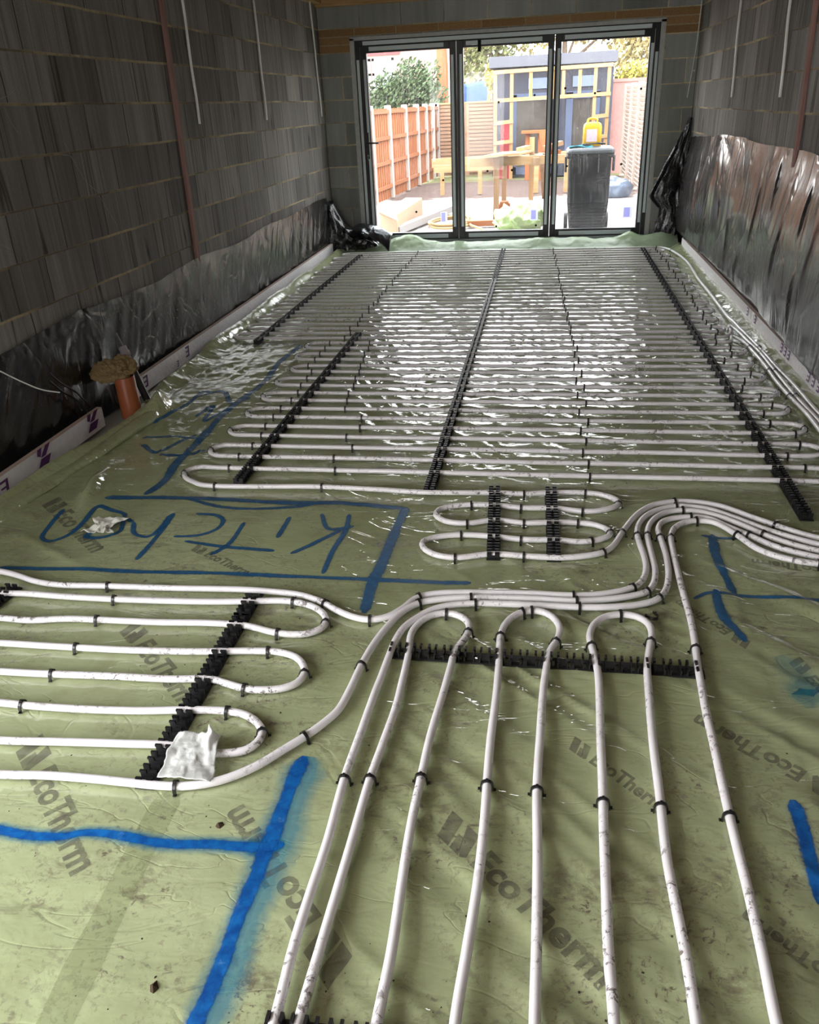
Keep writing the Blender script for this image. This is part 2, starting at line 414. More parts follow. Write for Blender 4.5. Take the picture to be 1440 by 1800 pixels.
M['wool'] = wool_mat()
M['grey_pipe'] = plain('dark_grey_conduit', (0.045, 0.045, 0.05), 0.35, 0.5, 0.2)
M['lilac'] = plain('grey_pipe_collar', (0.30, 0.26, 0.28), 0.5, 0.4, 0.15)
M['white_plastic'] = plain('white_cable_sheath', (0.78, 0.77, 0.74), 0.4, 0.45, 0.08)
def scrap_mat():
    q = NM('milky_polythene', (0.76, 0.77, 0.75), 0.3, 0.5); n = q.noise(q.coord(), 22, 3, 0.5, 1.5)
    q.bump(n, 0.4, 0.01)
    t = q.n('BsdfTransparent'); ms = q.n('MixShader'); q.put(ms, 0, 0.82); q.put(ms, 1, t.outputs[0]); q.put(ms, 2, q.b.outputs[0])
    q.t.links.new(ms.outputs[0], q.out.inputs[0]); return q.m
M['scrap'] = scrap_mat()
M['tissue'] = plain('white_tissue', (0.72, 0.72, 0.66), 0.8, 0.2, 0.1)
M['mudlump'] = plain('dry_mud', (0.06, 0.042, 0.027), 0.95, 0.1, 0.4, 80, 0.4)
# doors
M['frame_black'] = plain('charcoal_door_frame', (0.010, 0.011, 0.013), 0.4, 0.4, 0.2)
M['film'] = plain('pale_protective_film', (0.60, 0.67, 0.70), 0.42, 0.45, 0.1, 14)
M['reveal'] = plain('grey_plaster_reveal', (0.46, 0.46, 0.46), 0.85, 0.2, 0.25, 20, 0.2)
M['threshold'] = plain('aluminium_threshold', (0.22, 0.235, 0.24), 0.45, 0.5, 0.2)
def glass_mat():
    q = NM('door_glass', (1, 1, 1), 0.0); o = q.coord()
    gl = q.n('BsdfGlossy'); q.put(gl, 'Roughness', 0.01); q.put(gl, 'Color', (1, 1, 1, 1))
    tr = q.n('BsdfTransparent'); q.put(tr, 'Color', (0.975, 0.985, 0.98, 1))
    df = q.n('BsdfDiffuse'); q.put(df, 'Color', (0.75, 0.74, 0.72, 1)); tl = q.n('BsdfTranslucent'); q.put(tl, 'Color', (0.85, 0.83, 0.8, 1))
    dd = q.n('MixShader'); q.put(dd, 0, 0.6); q.put(dd, 1, df.outputs[0]); q.put(dd, 2, tl.outputs[0])
    lw = q.n('LayerWeight'); q.put(lw, 'Blend', 0.25)
    m1 = q.n('MixShader'); q.put(m1, 0, q.math('MULTIPLY', lw.outputs['Fresnel'], 0.5)); q.put(m1, 1, tr.outputs[0]); q.put(m1, 2, gl.outputs[0])
    spots = q.math('MULTIPLY', q.rng(q.noise(o, 130, 2, 0.6), 0.62, 0.70), q.rng(q.noise(o, 3, 2), 0.42, 0.62))
    drip = q.math('MULTIPLY', q.rng(q.noise(q.mapping(o, (60, 1, 3)), 1.0, 3, 0.6), 0.55, 0.75), 0.05)
    dust = q.math('ADD', q.math('MAXIMUM', q.math('MULTIPLY', spots, 0.28), drip), GLASS_DUST)
    m2 = q.n('MixShader'); q.put(m2, 0, dust); q.put(m2, 1, m1.outputs[0]); q.put(m2, 2, dd.outputs[0])
    q.t.links.new(m2.outputs[0], q.out.inputs[0]); return q.m
M['glass'] = glass_mat()
def sticker_mat(name, a):
    q = NM(name, a, 0.5, 0.4); tl = q.n('BsdfTranslucent'); q.put(tl, 'Color', (*a, 1)); n = q.noise(q.coord(), 120, 2)
    q.col(q.mix(n, tuple(v * 0.8 for v in a), a)); ms = q.n('MixShader'); q.put(ms, 0, 0.85); q.put(ms, 1, q.b.outputs[0]); q.put(ms, 2, tl.outputs[0])
    q.t.links.new(ms.outputs[0], q.out.inputs[0]); return q.m
M['sticker'] = sticker_mat('white_sticker', (0.40, 0.41, 0.48)); M['sticker_blue'] = sticker_mat('blue_sticker_print', (0.20, 0.20, 0.42))
M['chrome'] = plain('chrome', (0.75, 0.75, 0.75), 0.15, 0.5, 0.03, metal=1.0)
# garden: base colours all darkened to hold down the light of the strong sky
GARDEN_DIM = 0.56
def dimmed(c): return tuple(v * GARDEN_DIM for v in c)
_plain, _timber = plain, timber
def plain(name, base, *a, **k): return _plain(name, dimmed(base), *a, **k)
def timber(name, a, b, *r, **k): return _timber(name, dimmed(a), dimmed(b), *r, **k)
M['fence'] = timber('orange_fence_boards', (0.36, 0.115, 0.04), (0.52, 0.19, 0.075), 2, 0.35)
M['fence_rail'] = timber('orange_fence_rail', (0.34, 0.11, 0.04), (0.48, 0.18, 0.075), 1, 0.35)
M['concrete_post'] = plain('concrete_fence_post', (0.60, 0.53, 0.47), 0.9, 0.1, 0.15)
M['slat'] = timber('weathered_slats', (0.46, 0.25, 0.15), (0.62, 0.38, 0.25), 0, 0.4)
M['slat_pale'] = timber('pale_slats', (0.62, 0.47, 0.38), (0.78, 0.64, 0.55), 1, 0.4)
M['softwood'] = timber('new_softwood', (0.50, 0.29, 0.12), (0.68, 0.44, 0.22), 0, 0.5)
M['softwood_up'] = timber('new_softwood_upright', (0.50, 0.27, 0.11), (0.66, 0.41, 0.20), 2, 0.5)
M['brown_wood'] = timber('brown_timber', (0.34, 0.19, 0.10), (0.48, 0.29, 0.16), 2, 0.5)
M['shed'] = plain('dark_blue_grey_cladding', (0.085, 0.09, 0.125), 0.7, 0.3, 0.25, 8)
M['shed_frame'] = plain('blue_door_frame', (0.115, 0.155, 0.27), 0.5, 0.4, 0.1)
M['shed_roof'] = plain('grey_roof_edge', (0.15, 0.155, 0.19), 0.7, 0.3, 0.2)
M['shed_glass'] = plain('dark_room_glass', (0.11, 0.095, 0.085), 0.12, 0.5, 0.5, 3)
M['transom'] = plain('pale_blue_glass', (0.30, 0.38, 0.58), 0.15, 0.5, 0.15)
M['red_plastic'] = plain('red_plastic', (0.55, 0.05, 0.07), 0.5, 0.4)
M['orange_wood'] = plain('orange_table_wood', (0.5, 0.16, 0.05), 0.6, 0.3)
def ground_mat():
    q = NM('garden_ground', (0.5, 0.45, 0.4), 0.9, 0.1); o = q.coord(); xyz = sep(q, o)
    n = q.noise(o, 2.2, 5, 0.65); n2 = q.noise(o, 18, 4, 0.7)
    pave = q.mix(n2, (0.28, 0.245, 0.23), (0.40, 0.36, 0.345)); soil = q.mix(n2, (0.06, 0.04, 0.032), (0.15, 0.105, 0.09))
    grass = q.mix(n2, (0.12, 0.13, 0.055), (0.20, 0.18, 0.085))
    yy = q.math('ADD', xyz[1], q.math('MULTIPLY', q.math('SUBTRACT', n, 0.5), 2.2))
    c = q.mix(q.rng(yy, 15.3, 15.6), pave, soil); c = q.mix(q.rng(yy, 18.6, 19.0), c, grass)
    q.col(c); q.bump(n2, 0.8, 0.04); return q.m
M['ground'] = ground_mat()
M['bin'] = plain('dark_grey_bin_plastic', (0.010, 0.012, 0.014), 0.45, 0.2, 0.15, 8)
M['bin_lid'] = plain('grey_bin_lid', (0.06, 0.066, 0.072), 0.4, 0.3, 0.12)
M['yellow'] = plain('yellow_plastic', (0.80, 0.46, 0.0), 0.4, 0.45, 0.06)
M['label'] = plain('jerrycan_label', (0.70, 0.58, 0.62), 0.6, 0.3, 0.3, 70)
M['teal'] = plain('teal_cloth', (0.03, 0.28, 0.38), 0.8, 0.2)
M['card'] = plain('pale_board_box', (0.66, 0.46, 0.30), 0.8, 0.2, 0.12, 10)
M['hose'] = plain('yellow_hose', (0.70, 0.46, 0.18), 0.5, 0.4)
M['greysheet'] = plain('grey_pipe_length', (0.5, 0.47, 0.46), 0.5, 0.4)
def lime_mat():
    q = NM('crumpled_green_polythene', (0.42, 0.60, 0.20), 0.3, 0.5); n = q.noise(q.coord(), 7, 4, 0.6, 1.5)
    q.col(q.mix(q.rng(n, 0.3, 0.7), (0.24, 0.37, 0.10), (0.42, 0.50, 0.27))); q.bump(n, 0.6, 0.03); return q.m
M['lime'] = lime_mat()
M['blackbag'] = poly_mat('blue_grey_rubble_bag', (0.10, 0.13, 0.18), 0.35, 0.5)
M['house'] = plain('pink_render', (0.55, 0.36, 0.33), 0.9, 0.1, 0.15, 2)
M['house_roof'] = plain('red_roof_tile', (0.42, 0.12, 0.13), 0.8, 0.2)
M['white_upvc'] = plain('white_window_frame', (0.8, 0.8, 0.82), 0.5, 0.4, 0.05)
M['house_glass'] = plain('grey_house_glass', (0.25, 0.26, 0.34), 0.2, 0.5, 0.3, 4)
def leaf_mat(name, a, b):
    a, b = dimmed(a), dimmed(b); q = NM(name, a, 0.6, 0.3); n = q.noise(q.coord(), 3.0, 4, 0.7); q.col(q.mix(q.rng(n, 0.3, 0.7), a, b)); return q.m
M['leaf_dark'] = leaf_mat('dark_green_leaves', (0.055, 0.10, 0.035), (0.16, 0.22, 0.10))
M['leaf_olive'] = leaf_mat('olive_leaves', (0.18, 0.21, 0.07), (0.36, 0.36, 0.16))
M['leaf_yellow'] = leaf_mat('yellow_leaves', (0.48, 0.42, 0.05), (0.70, 0.62, 0.12))
M['leaf_autumn'] = leaf_mat('autumn_leaves', (0.42, 0.33, 0.10), (0.62, 0.50, 0.24))
M['bark'] = plain('grey_brown_bark', (0.22, 0.16, 0.12), 0.95, 0.1, 0.4, 20, 0.5)
M['rusty'] = plain('rust_orange_bark', (0.50, 0.20, 0.10), 0.95, 0.1, 0.45, 30, 0.6)
M['blue_tarp'] = plain('blue_tarpaulin', (0.05, 0.14, 0.50), 0.5, 0.4, 0.15)
M['web'] = plain('cobweb_thread', (0.6, 0.58, 0.55), 0.7, 0.3)
M['brickwall'] = plain('pink_brick_wall', (0.52, 0.27, 0.24), 0.9, 0.1, 0.2, 12)
M['pad'] = plain('black_glazing_pad', (0.01, 0.01, 0.01), 0.6, 0.2)
# ---------------------------------------------------------------- measured layout (metres, room coordinates)
T = {
 'kitchen_upper': [(0.541, 2.2538), (0.6228, 2.2327), (0.7097, 2.2011), (0.8074, 2.1846), (0.9979, 2.1914), (1.2271, 2.198), (1.4798, 2.2106), (1.5615, 2.2086), (1.6852, 2.1961), (1.7732, 2.1603), (1.8317, 2.1184), (1.8962, 2.0834), (1.954, 2.0727), (2.0053, 2.0933), (2.0511, 2.1513), (2.0769, 2.2025), (2.1075, 2.2272), (2.164, 2.2464), (2.2595, 2.2582), (2.4514, 2.2696), (2.5929, 2.2695), (2.688, 2.2866), (2.7552, 2.3153), (2.7996, 2.3461), (2.8277, 2.3984), (2.8428, 2.4668), (2.8434, 2.5574), (2.8367, 2.6427), (2.8368, 2.7317), (2.8582, 2.8159), (2.8975, 2.8813), (2.9461, 2.9239), (3.0044, 2.9529), (3.06, 2.9516), (3.1225, 2.9334), (3.2072, 2.8669), (3.2936, 2.7857), (3.3805, 2.7221), (3.4566, 2.6774)],
 'kitchen_rows': [(0.6325, 2.1156), (0.7385, 2.1193), (0.8486, 2.1144), (0.987, 2.1122), (1.1106, 2.1142), (1.3997, 2.1274), (1.5528, 2.1444), (1.6481, 2.1545), (1.7091, 2.1461), (1.7639, 2.1223), (1.8022, 2.0846), (1.8179, 2.0413), (1.8075, 2.0061), (1.7741, 1.9801), (1.7308, 1.9715), (1.6646, 1.9775), (1.603, 1.9949), (1.5521, 2.0058), (1.4467, 2.0072), (1.2676, 1.9956), (1.0621, 1.9913), (0.9542, 1.9864), (0.8335, 1.9672), (0.7285, 1.9708)],
 'kitchen_rows2': [(0.8151, 1.8399), (1.0571, 1.8407), (1.2443, 1.8441), (1.4686, 1.8584), (1.6423, 1.878), (1.7134, 1.8792), (1.7722, 1.8596), (1.8064, 1.8219), (1.819, 1.786), (1.809, 1.7438), (1.7724, 1.715), (1.7177, 1.7032), (1.667, 1.7043), (1.6105, 1.72), (1.5533, 1.7348), (1.4365, 1.7231), (1.2617, 1.7187), (1.041, 1.7086), (0.9039, 1.7058)],
 'kitchen_rows3': [(0.9915, 1.5736), (1.081, 1.5707), (1.2519, 1.573), (1.4148, 1.5841), (1.5559, 1.6023), (1.6525, 1.6066), (1.7041, 1.5982), (1.7485, 1.5712), (1.7744, 1.5356), (1.7729, 1.4983), (1.75, 1.4669), (1.7093, 1.4534), (1.6804, 1.4492), (1.6333, 1.4522), (1.5508, 1.4639), (1.4354, 1.4577), (1.2418, 1.4442), (1.0849, 1.4326)],
 'kitchen_lower': [(1.1604, 1.3187), (1.2713, 1.3281), (1.3848, 1.3312), (1.4987, 1.3299), (1.5734, 1.3289), (1.6376, 1.3334), (1.6906, 1.3467), (1.7398, 1.3709), (1.797, 1.4173), (1.8507, 1.483), (1.8896, 1.5319), (1.9334, 1.5997), (1.954, 1.6438), (1.9663, 1.7297), (1.9758, 1.8386), (1.9901, 1.9371), (2.0155, 2.0377), (2.0514, 2.1266), (2.0953, 2.1803), (2.1683, 2.2105), (2.2621, 2.2272), (2.4521, 2.2388), (2.602, 2.2384), (2.6861, 2.2525), (2.7611, 2.2759), (2.829, 2.3126), (2.8554, 2.364), (2.87, 2.4396), (2.8713, 2.5384), (2.8696, 2.6452), (2.874, 2.7345), (2.895, 2.8073), (2.9347, 2.8718), (2.9881, 2.9095), (3.0439, 2.9182), (3.1068, 2.903), (3.2008, 2.8337), (3.2837, 2.7408), (3.3677, 2.6706), (3.4434, 2.6295)],
 'front_a': [(2.0331, 0.8154), (2.0265, 0.9653), (2.0273, 1.067), (2.0308, 1.2119), (2.0266, 1.3982), (2.0328, 1.5686), (2.0392, 1.7298), (2.0435, 1.7929), (2.049, 1.9003), (2.0558, 1.9812), (2.0692, 2.0396), (2.099, 2.0923), (2.1389, 2.141), (2.1912, 2.1737), (2.2797, 2.1949), (2.4067, 2.2012), (2.6101, 2.2027), (2.7014, 2.2109), (2.7928, 2.2321), (2.8505, 2.2636), (2.8838, 2.3122), (2.9084, 2.4044), (2.9192, 2.5422), (2.9164, 2.6701), (2.9149, 2.7537), (2.9386, 2.8151), (2.9908, 2.8494), (3.047, 2.8628), (3.1096, 2.8553), (3.1718, 2.7904), (3.2313, 2.7282), (3.3122, 2.6457), (3.4306, 2.5829)],
 'front_b': [(2.0762, 0.823), (2.0802, 1.015), (2.0846, 1.2028), (2.0885, 1.4052), (2.0962, 1.5127), (2.1066, 1.6654), (2.1067, 1.7588), (2.1044, 1.9068), (2.0971, 2.01), (2.1119, 2.0664), (2.1429, 2.1106), (2.1924, 2.1309), (2.2355, 2.1184), (2.2635, 2.0884), (2.2723, 2.0493), (2.261, 1.9947), (2.2403, 1.9341), (2.2352, 1.8641), (2.2281, 1.749), (2.215, 1.5774), (2.211, 1.4235), (2.2087, 1.2803), (2.213, 1.1167), (2.2177, 0.9714), (2.2154, 0.839)],
 'front_c': [(2.353, 0.8568), (2.3609, 0.9894), (2.37, 1.1494), (2.3721, 1.2992), (2.3703, 1.4185), (2.369, 1.573), (2.3728, 1.7397), (2.3728, 1.8777), (2.3699, 2.0208), (2.3799, 2.0837), (2.4048, 2.1337), (2.4449, 2.1652), (2.4913, 2.1662), (2.5267, 2.1375), (2.5467, 2.0838), (2.5399, 2.0219), (2.518, 1.9623), (2.5061, 1.8647), (2.4996, 1.7767), (2.4937, 1.6178), (2.4879, 1.4138), (2.4917, 1.2358), (2.4929, 1.0355), (2.4918, 0.8768)],
 'front_d': [(2.6295, 0.8926), (2.6279, 1.0229), (2.6319, 1.181), (2.6358, 1.3298), (2.6392, 1.4134), (2.6442, 1.6026), (2.65, 1.7682), (2.6511, 1.8791), (2.641, 1.9796), (2.6355, 2.0457), (2.6508, 2.1086), (2.684, 2.1518), (2.7346, 2.1721), (2.7831, 2.1649), (2.8139, 2.1312), (2.82, 2.078), (2.8088, 2.0181), (2.7905, 1.9187), (2.7832, 1.8175), (2.7727, 1.6164), (2.7683, 1.4281), (2.7627, 1.2532), (2.7668, 1.1312), (2.7704, 1.0236), (2.77, 0.9108)],
 'front_e': [(2.9063, 0.9284), (2.9114, 1.0584), (2.9139, 1.1815), (2.9139, 1.3385), (2.9154, 1.4621), (2.9189, 1.612), (2.921, 1.7501), (2.9258, 1.8441), (2.93, 1.9325), (2.9391, 2.0446), (2.9447, 2.1662), (2.9439, 2.3174), (2.9455, 2.5051), (2.9499, 2.6513), (2.9551, 2.7077), (2.9748, 2.7648), (3.0126, 2.811), (3.0633, 2.8333), (3.1255, 2.8237), (3.1833, 2.7422), (3.2402, 2.6299), (3.2968, 2.5801), (3.3652, 2.5505), (3.4187, 2.5395)],
 'small_coil': [(0.9558, 3.0573), (0.9977, 3.0328), (1.0704, 3.0224), (1.3193, 3.0318), (1.5076, 3.0433), (1.7855, 3.0318), (1.9834, 3.0161), (2.1623, 3.0218), (2.2917, 3.03), (2.4112, 3.0266), (2.5175, 3.0442), (2.6603, 3.0533), (2.73, 3.0361), (2.7791, 2.9969), (2.785, 2.956), (2.7447, 2.9103), (2.6868, 2.8865), (2.643, 2.883), (2.5398, 2.9015), (2.4036, 2.8973), (2.2979, 2.9133), (2.2038, 2.9122), (2.123, 2.8913), (2.0758, 2.8523), (2.0717, 2.812), (2.1136, 2.7631), (2.2014, 2.7498), (2.3066, 2.7845), (2.4186, 2.7686), (2.5284, 2.7812), (2.6226, 2.7832), (2.6919, 2.7695), (2.7356, 2.7288), (2.7332, 2.6912), (2.686, 2.6505), (2.6235, 2.6341), (2.5394, 2.6416), (2.4119, 2.6364), (2.3138, 2.651), (2.1875, 2.655), (2.0968, 2.6304), (2.0517, 2.5934), (2.0579, 2.5489), (2.1018, 2.5031), (2.1828, 2.4837), (2.3104, 2.5195), (2.4258, 2.5152), (2.5594, 2.5136), (2.6408, 2.5322), (2.7034, 2.5615), (2.7424, 2.6143), (2.7733, 2.6942), (2.8056, 2.7777), (2.8522, 2.8757), (2.916, 2.9545), (3.0046, 2.9935), (3.0773, 2.9957), (3.1711, 2.9665), (3.2636, 2.885), (3.3423, 2.8163), (3.4015, 2.767), (3.4695, 2.7246)],
 'wall_run': [(3.763, 5.6793), (3.8006, 5.3887), (3.8111, 5.1374), (3.8147, 4.8265), (3.8276, 4.4921), (3.8285, 4.1084), (3.8305, 4.0377)],
 'wall_run_far': [(3.3797, 9.0972), (3.5449, 9.0656), (3.7299, 8.9349), (3.7706, 8.6884), (3.7761, 8.3322), (3.7669, 7.8346), (3.7521, 7.4402), (3.7512, 6.8797), (3.7455, 6.4122), (3.7428, 6.0341), (3.7528, 5.9003)],
 'wall_run_mid': [(3.7429, 5.95), (3.7557, 5.6794), (3.7729, 5.389), (3.7884, 5.1629), (3.7884, 4.8262), (3.7869, 4.5172), (3.7898, 4.2199), (3.8016, 3.9325)],
 'wall_run_near': [(3.7076, 5.5606), (3.7416, 5.3892), (3.7547, 5.1374), (3.7596, 4.8601), (3.7603, 4.5675), (3.7678, 4.2869), (3.7814, 4.036), (3.7802, 3.8547)],
 'staples_left': [(1.003, 2.1839), (1.0616, 2.111), (1.6857, 2.145), (1.0622, 1.984), (1.6866, 1.9679), (1.8156, 2.0338), (1.0665, 1.8348), (1.672, 1.8713), (1.0689, 1.7024), (1.6617, 1.6976), (1.813, 1.7791), (1.0597, 1.5626), (1.7859, 2.1504), (1.9495, 2.065), (1.9775, 1.8323), (1.0583, 1.5649), (1.6553, 1.601), (1.7797, 1.5285), (1.6183, 1.3245), (1.8907, 1.5297), (2.0275, 1.3961), (2.0892, 1.403)],
 'staples_front': [(2.1009, 2.2097), (2.0976, 2.1659), (2.2615, 2.2238), (2.2808, 2.1855), (2.6005, 2.2621), (2.6035, 2.2363), (2.6069, 2.1942), (2.7903, 2.3228), (2.8334, 2.2999), (2.869, 2.2682), (2.1939, 2.1156), (2.2696, 2.0272), (2.4436, 2.1464), (2.46, 2.1479), (2.3608, 2.0204), (2.5354, 2.0144), (2.7355, 2.1517), (2.633, 1.9944), (2.8124, 2.0332), (3.0033, 2.9874), (3.0093, 2.9487), (3.0229, 2.9113), (3.0391, 2.8504), (3.063, 2.8327), (2.7851, 2.714), (2.831, 2.6991), (2.8699, 2.702), (2.9099, 2.6892), (2.9486, 2.6854), (3.3377, 2.8003), (3.2859, 2.7508), (3.2201, 2.7168), (3.1896, 2.7257), (3.4124, 2.5435), (2.9336, 2.0116), (2.2119, 1.4186), (2.3706, 1.4136), (2.4872, 1.4089), (2.6389, 1.3915), (2.7652, 1.3891), (2.9157, 1.3899)],
 'staples_coil': [(2.4053, 3.0167), (2.6533, 3.038), (2.7872, 2.96), (2.2048, 2.9003), (2.4056, 2.8927), (2.6418, 2.8727), (2.2018, 2.7401), (2.4132, 2.7576), (2.6198, 2.77), (2.732, 2.7101), (2.6805, 2.632), (2.4139, 2.6274), (2.1886, 2.6446), (2.1863, 2.4759), (2.426, 2.5053), (2.7071, 2.5525)],
 'loose_staple': [(2.8243, 2.1916)],
 'rails': {'left': [(1.5313, 2.2163), (1.5403, 1.3258)], 'cross': [(2.039, 1.924), (2.946, 1.916)], 'coil_a': [(2.2869, 3.0954), (2.3178, 2.4996)], 'coil_b': [(2.5202, 3.0986), (2.532, 2.5047)], 'edge': [(0.6529, 2.1742), (0.6134, 2.0123)], 'bottom': [(2.0103, 0.8165), (2.1109, 0.8265)]},
 'paint_box_bottom': [(0.4989, 2.3083), (0.6361, 2.3113), (0.7803, 2.319), (0.9951, 2.3165), (1.1683, 2.3229), (1.3805, 2.3326), (1.5914, 2.3346), (1.7978, 2.3365), (2.0398, 2.3381), (2.2521, 2.3413)],
 'paint_box_top': [(0.6101, 2.9024), (0.7771, 2.9133), (0.9677, 2.9257), (1.1623, 2.9217), (1.4175, 2.9111), (1.6593, 2.9271), (1.9415, 2.8932)],
 'paint_box_top2': [(0.9677, 2.9257), (1.1634, 2.8511), (1.2905, 2.8438), (1.4767, 2.8776), (1.6314, 2.9415), (1.7605, 2.9072)],
 'paint_box_right': [(1.9375, 2.9034), (1.9283, 2.6958), (1.9211, 2.4364), (1.9129, 2.3199), (1.9226, 2.1284)],
 'paint_box_left': [(0.7918, 5.3842), (0.7702, 4.9288), (0.7983, 4.5117), (0.7751, 4.247), (0.7543, 3.9786), (0.7649, 3.5855), (0.768, 3.2962), (0.7969, 3.0728), (0.7768, 2.9417)],
 'paint_thin': [(0.302, 5.4173), (0.4985, 5.4009), (0.7918, 5.3842)],
 'paint_scribble': [[(0.4883, 3.519), (0.6065, 3.4282), (0.6612, 3.5424), (0.7184, 3.662)], [(0.4449, 3.6101), (0.591, 3.6325), (0.7557, 3.6084)], [(0.4126, 3.8155), (0.4796, 4.1199), (0.4936, 4.3429), (0.5562, 4.2923)], [(0.4997, 4.2396), (0.5994, 4.3454), (0.7492, 4.1281), (0.8092, 4.2479)], [(0.6372, 3.3938), (0.7812, 3.4011), (0.8389, 3.4762)], [(0.6167, 3.9108), (0.6428, 4.096), (0.6892, 3.8521), (0.7436, 4.052)]],
 'letters': [[(0.4851, 2.781), (0.4951, 2.6646), (0.5268, 2.5448), (0.5702, 2.5177), (0.6169, 2.5634), (0.6292, 2.6742), (0.6172, 2.7901), (0.6214, 2.8309)], [(0.6214, 2.8309), (0.686, 2.7947), (0.7798, 2.7486), (0.7743, 2.6846), (0.716, 2.6066), (0.6993, 2.5696), (0.7756, 2.5635), (0.8223, 2.6144), (0.7959, 2.7164), (0.8465, 2.6897)], [(0.8465, 2.6897), (0.8981, 2.5962), (0.9611, 2.5774), (0.9811, 2.6381), (0.9746, 2.7622)], [(0.9815, 2.7808), (0.9968, 2.6035), (0.9996, 2.3989)], [(1.0782, 2.7823), (1.1673, 2.7756), (1.2157, 2.7285), (1.2136, 2.6552), (1.1628, 2.6042), (1.0645, 2.5852)], [(1.1245, 2.5552), (1.2873, 2.5228), (1.5008, 2.5067)], [(1.3081, 2.7227), (1.3054, 2.5353), (1.2677, 2.4562)], [(1.4796, 2.7847), (1.4814, 2.605)], [(1.7161, 2.8265), (1.7313, 2.6931), (1.7212, 2.5239), (1.7247, 2.3612)], [(1.6003, 2.8236), (1.6678, 2.6955), (1.7582, 2.7259)], [(1.7145, 2.6919), (1.632, 2.5714), (1.5685, 2.4906)]],
 'paint_front_h': [(1.2225, 1.1714), (1.2524, 1.1707), (1.3005, 1.1639), (1.3656, 1.1634), (1.4124, 1.1689), (1.4602, 1.1851), (1.5301, 1.1867), (1.5887, 1.1814), (1.6464, 1.1763), (1.6936, 1.1779), (1.7518, 1.1847), (1.8043, 1.1886), (1.8703, 1.1909), (1.9319, 1.2059)],
 'paint_front_v': [(1.9041, 1.4776), (1.8986, 1.4134), (1.8969, 1.3219), (1.8979, 1.2297), (1.8948, 1.167), (1.8957, 1.1155), (1.8921, 1.0525), (1.8909, 0.9873), (1.8919, 0.9208), (1.8908, 0.8642), (1.8856, 0.8079), (1.885, 0.7703)],
 'paint_r1': [(3.069, 2.7448), (3.1124, 2.7323), (3.195, 2.7363)],
 'paint_r2': [(3.111, 2.7548), (3.0968, 2.6122), (3.1, 2.492), (3.1118, 2.3544)],
 'paint_r3': [(2.9763, 2.3058), (3.0275, 2.3418), (3.0831, 2.3466), (3.1554, 2.3459), (3.2708, 2.342), (3.3679, 2.342), (3.5083, 2.3458)],
 'paint_r4': [(3.0547, 2.3672), (3.0471, 2.2712), (3.0546, 2.1903), (3.0774, 2.1304), (3.0907, 2.0795)],
 'paint_r5': [(3.0687, 1.4659), (3.0686, 1.3822), (3.0631, 1.3057), (3.058, 1.2347), (3.0597, 1.1822)],
 'paint_faint': [(3.1692, 2.023), (3.2063, 1.9202), (3.217, 1.8469), (3.1908, 1.8836), (3.1984, 1.8025)],
 'prints': [[(2.2933, 1.3), (2.6508, 0.9612)], [(3.1779, 1.4938), (2.8712, 1.7391)], [(3.1041, 0.973), (2.8826, 1.1605)], [(1.1656, 1.4395), (1.5357, 1.0722)], [(2.1133, 0.9429), (1.7539, 1.3056)], [(1.1827, 1.9798), (1.549, 1.631)], [(0.3943, 2.8433), (0.8488, 2.4469)], [(1.1918, 2.5044), (1.4763, 2.3327)], [(3.0878, 2.0692), (2.9062, 2.2993)], [(2.5802, 1.5969), (2.7918, 1.3988)], [(3.5215, 2.5103), (3.1906, 2.5786)], [(3.2127, 1.9995), (3.3038, 1.716)]],
 'seam_right': [(3.1132, 2.9233), (3.1161, 2.5335), (3.1142, 1.7892), (3.126, 1.4622), (3.1315, 1.2436)],
 'seam_mid': [(1.9925, 1.6771), (2.0311, 1.2294), (2.0105, 0.8215), (2.0102, 0.7439)],
 'tape': [(1.6102, 1.3306), (1.6162, 1.0188), (1.6287, 0.7721), (1.6335, 0.6942)],
 'fold_dir': [(2.6666, 1.6269), (2.7932, 1.5131)],
 'fold_dir2': [(2.3308, 4.1483), (2.4695, 3.8952)],
 'scrap': [(1.5781, 1.3337), (1.5612, 1.4917), (1.6789, 1.4937), (1.7107, 1.3411)],
 'tissue': [(0.703, 2.6166), (0.8078, 2.5339), (0.826, 2.6255), (0.7175, 2.6823)],
 'mud': [(1.7639, 1.2418), (1.7819, 0.8558)],
 'left_sheet_top': [(3.2694, 0.5581), (3.548, 0.5647), (4.0213, 0.569), (4.2693, 0.5601), (4.8562, 0.5523), (5.5125, 0.5682), (6.5671, 0.5673), (8.5955, 0.5991), (9.3386, 0.5958)],
 'right_sheet_top': [(9.5505, 1.0505), (8.723, 1.0869), (7.678, 1.1346), (6.8618, 1.1414), (6.1316, 1.1329), (5.5095, 1.134), (4.9918, 1.1327)],
 'left_batten': [(5.7089, 2.134), (5.652, 0.5956)],
 'right_batten': [(5.5882, 1.8956), (5.5174, 1.1394)],
 'left_cables': [[(6.054, 2.165), (6.0433, 1.4172)], [(7.5821, 2.3047), (7.5797, 1.4097)], [(9.438, 2.1736), (9.5095, 1.4027)]],
 'right_cables': [[(7.7365, 2.0926), (7.6317, 1.4157)], [(6.1633, 1.9488), (6.0772, 1.4136)]],
 'corner_cable': [(3.9364, 1.9287), (3.8602, 1.415)],
 'web': [[(3.7687, 1.576), (3.8445, 1.5936), (3.9118, 1.6232)], [(4.2218, 1.3838), (4.2393, 1.3569), (4.2526, 1.3142), (4.2788, 1.2762)], [(4.1819, 1.3218), (4.2511, 1.3107), (4.2846, 1.2721)], [(4.2961, 1.2689), (4.3606, 1.1766), (4.4582, 1.1163)], [(4.4663, 1.1024), (4.5384, 1.001), (4.5993, 0.9176)], [(3.7894, 1.5368), (3.8101, 1.4736), (3.8417, 1.4322)], [(3.5012, 0.9861), (3.5649, 0.9538)]],
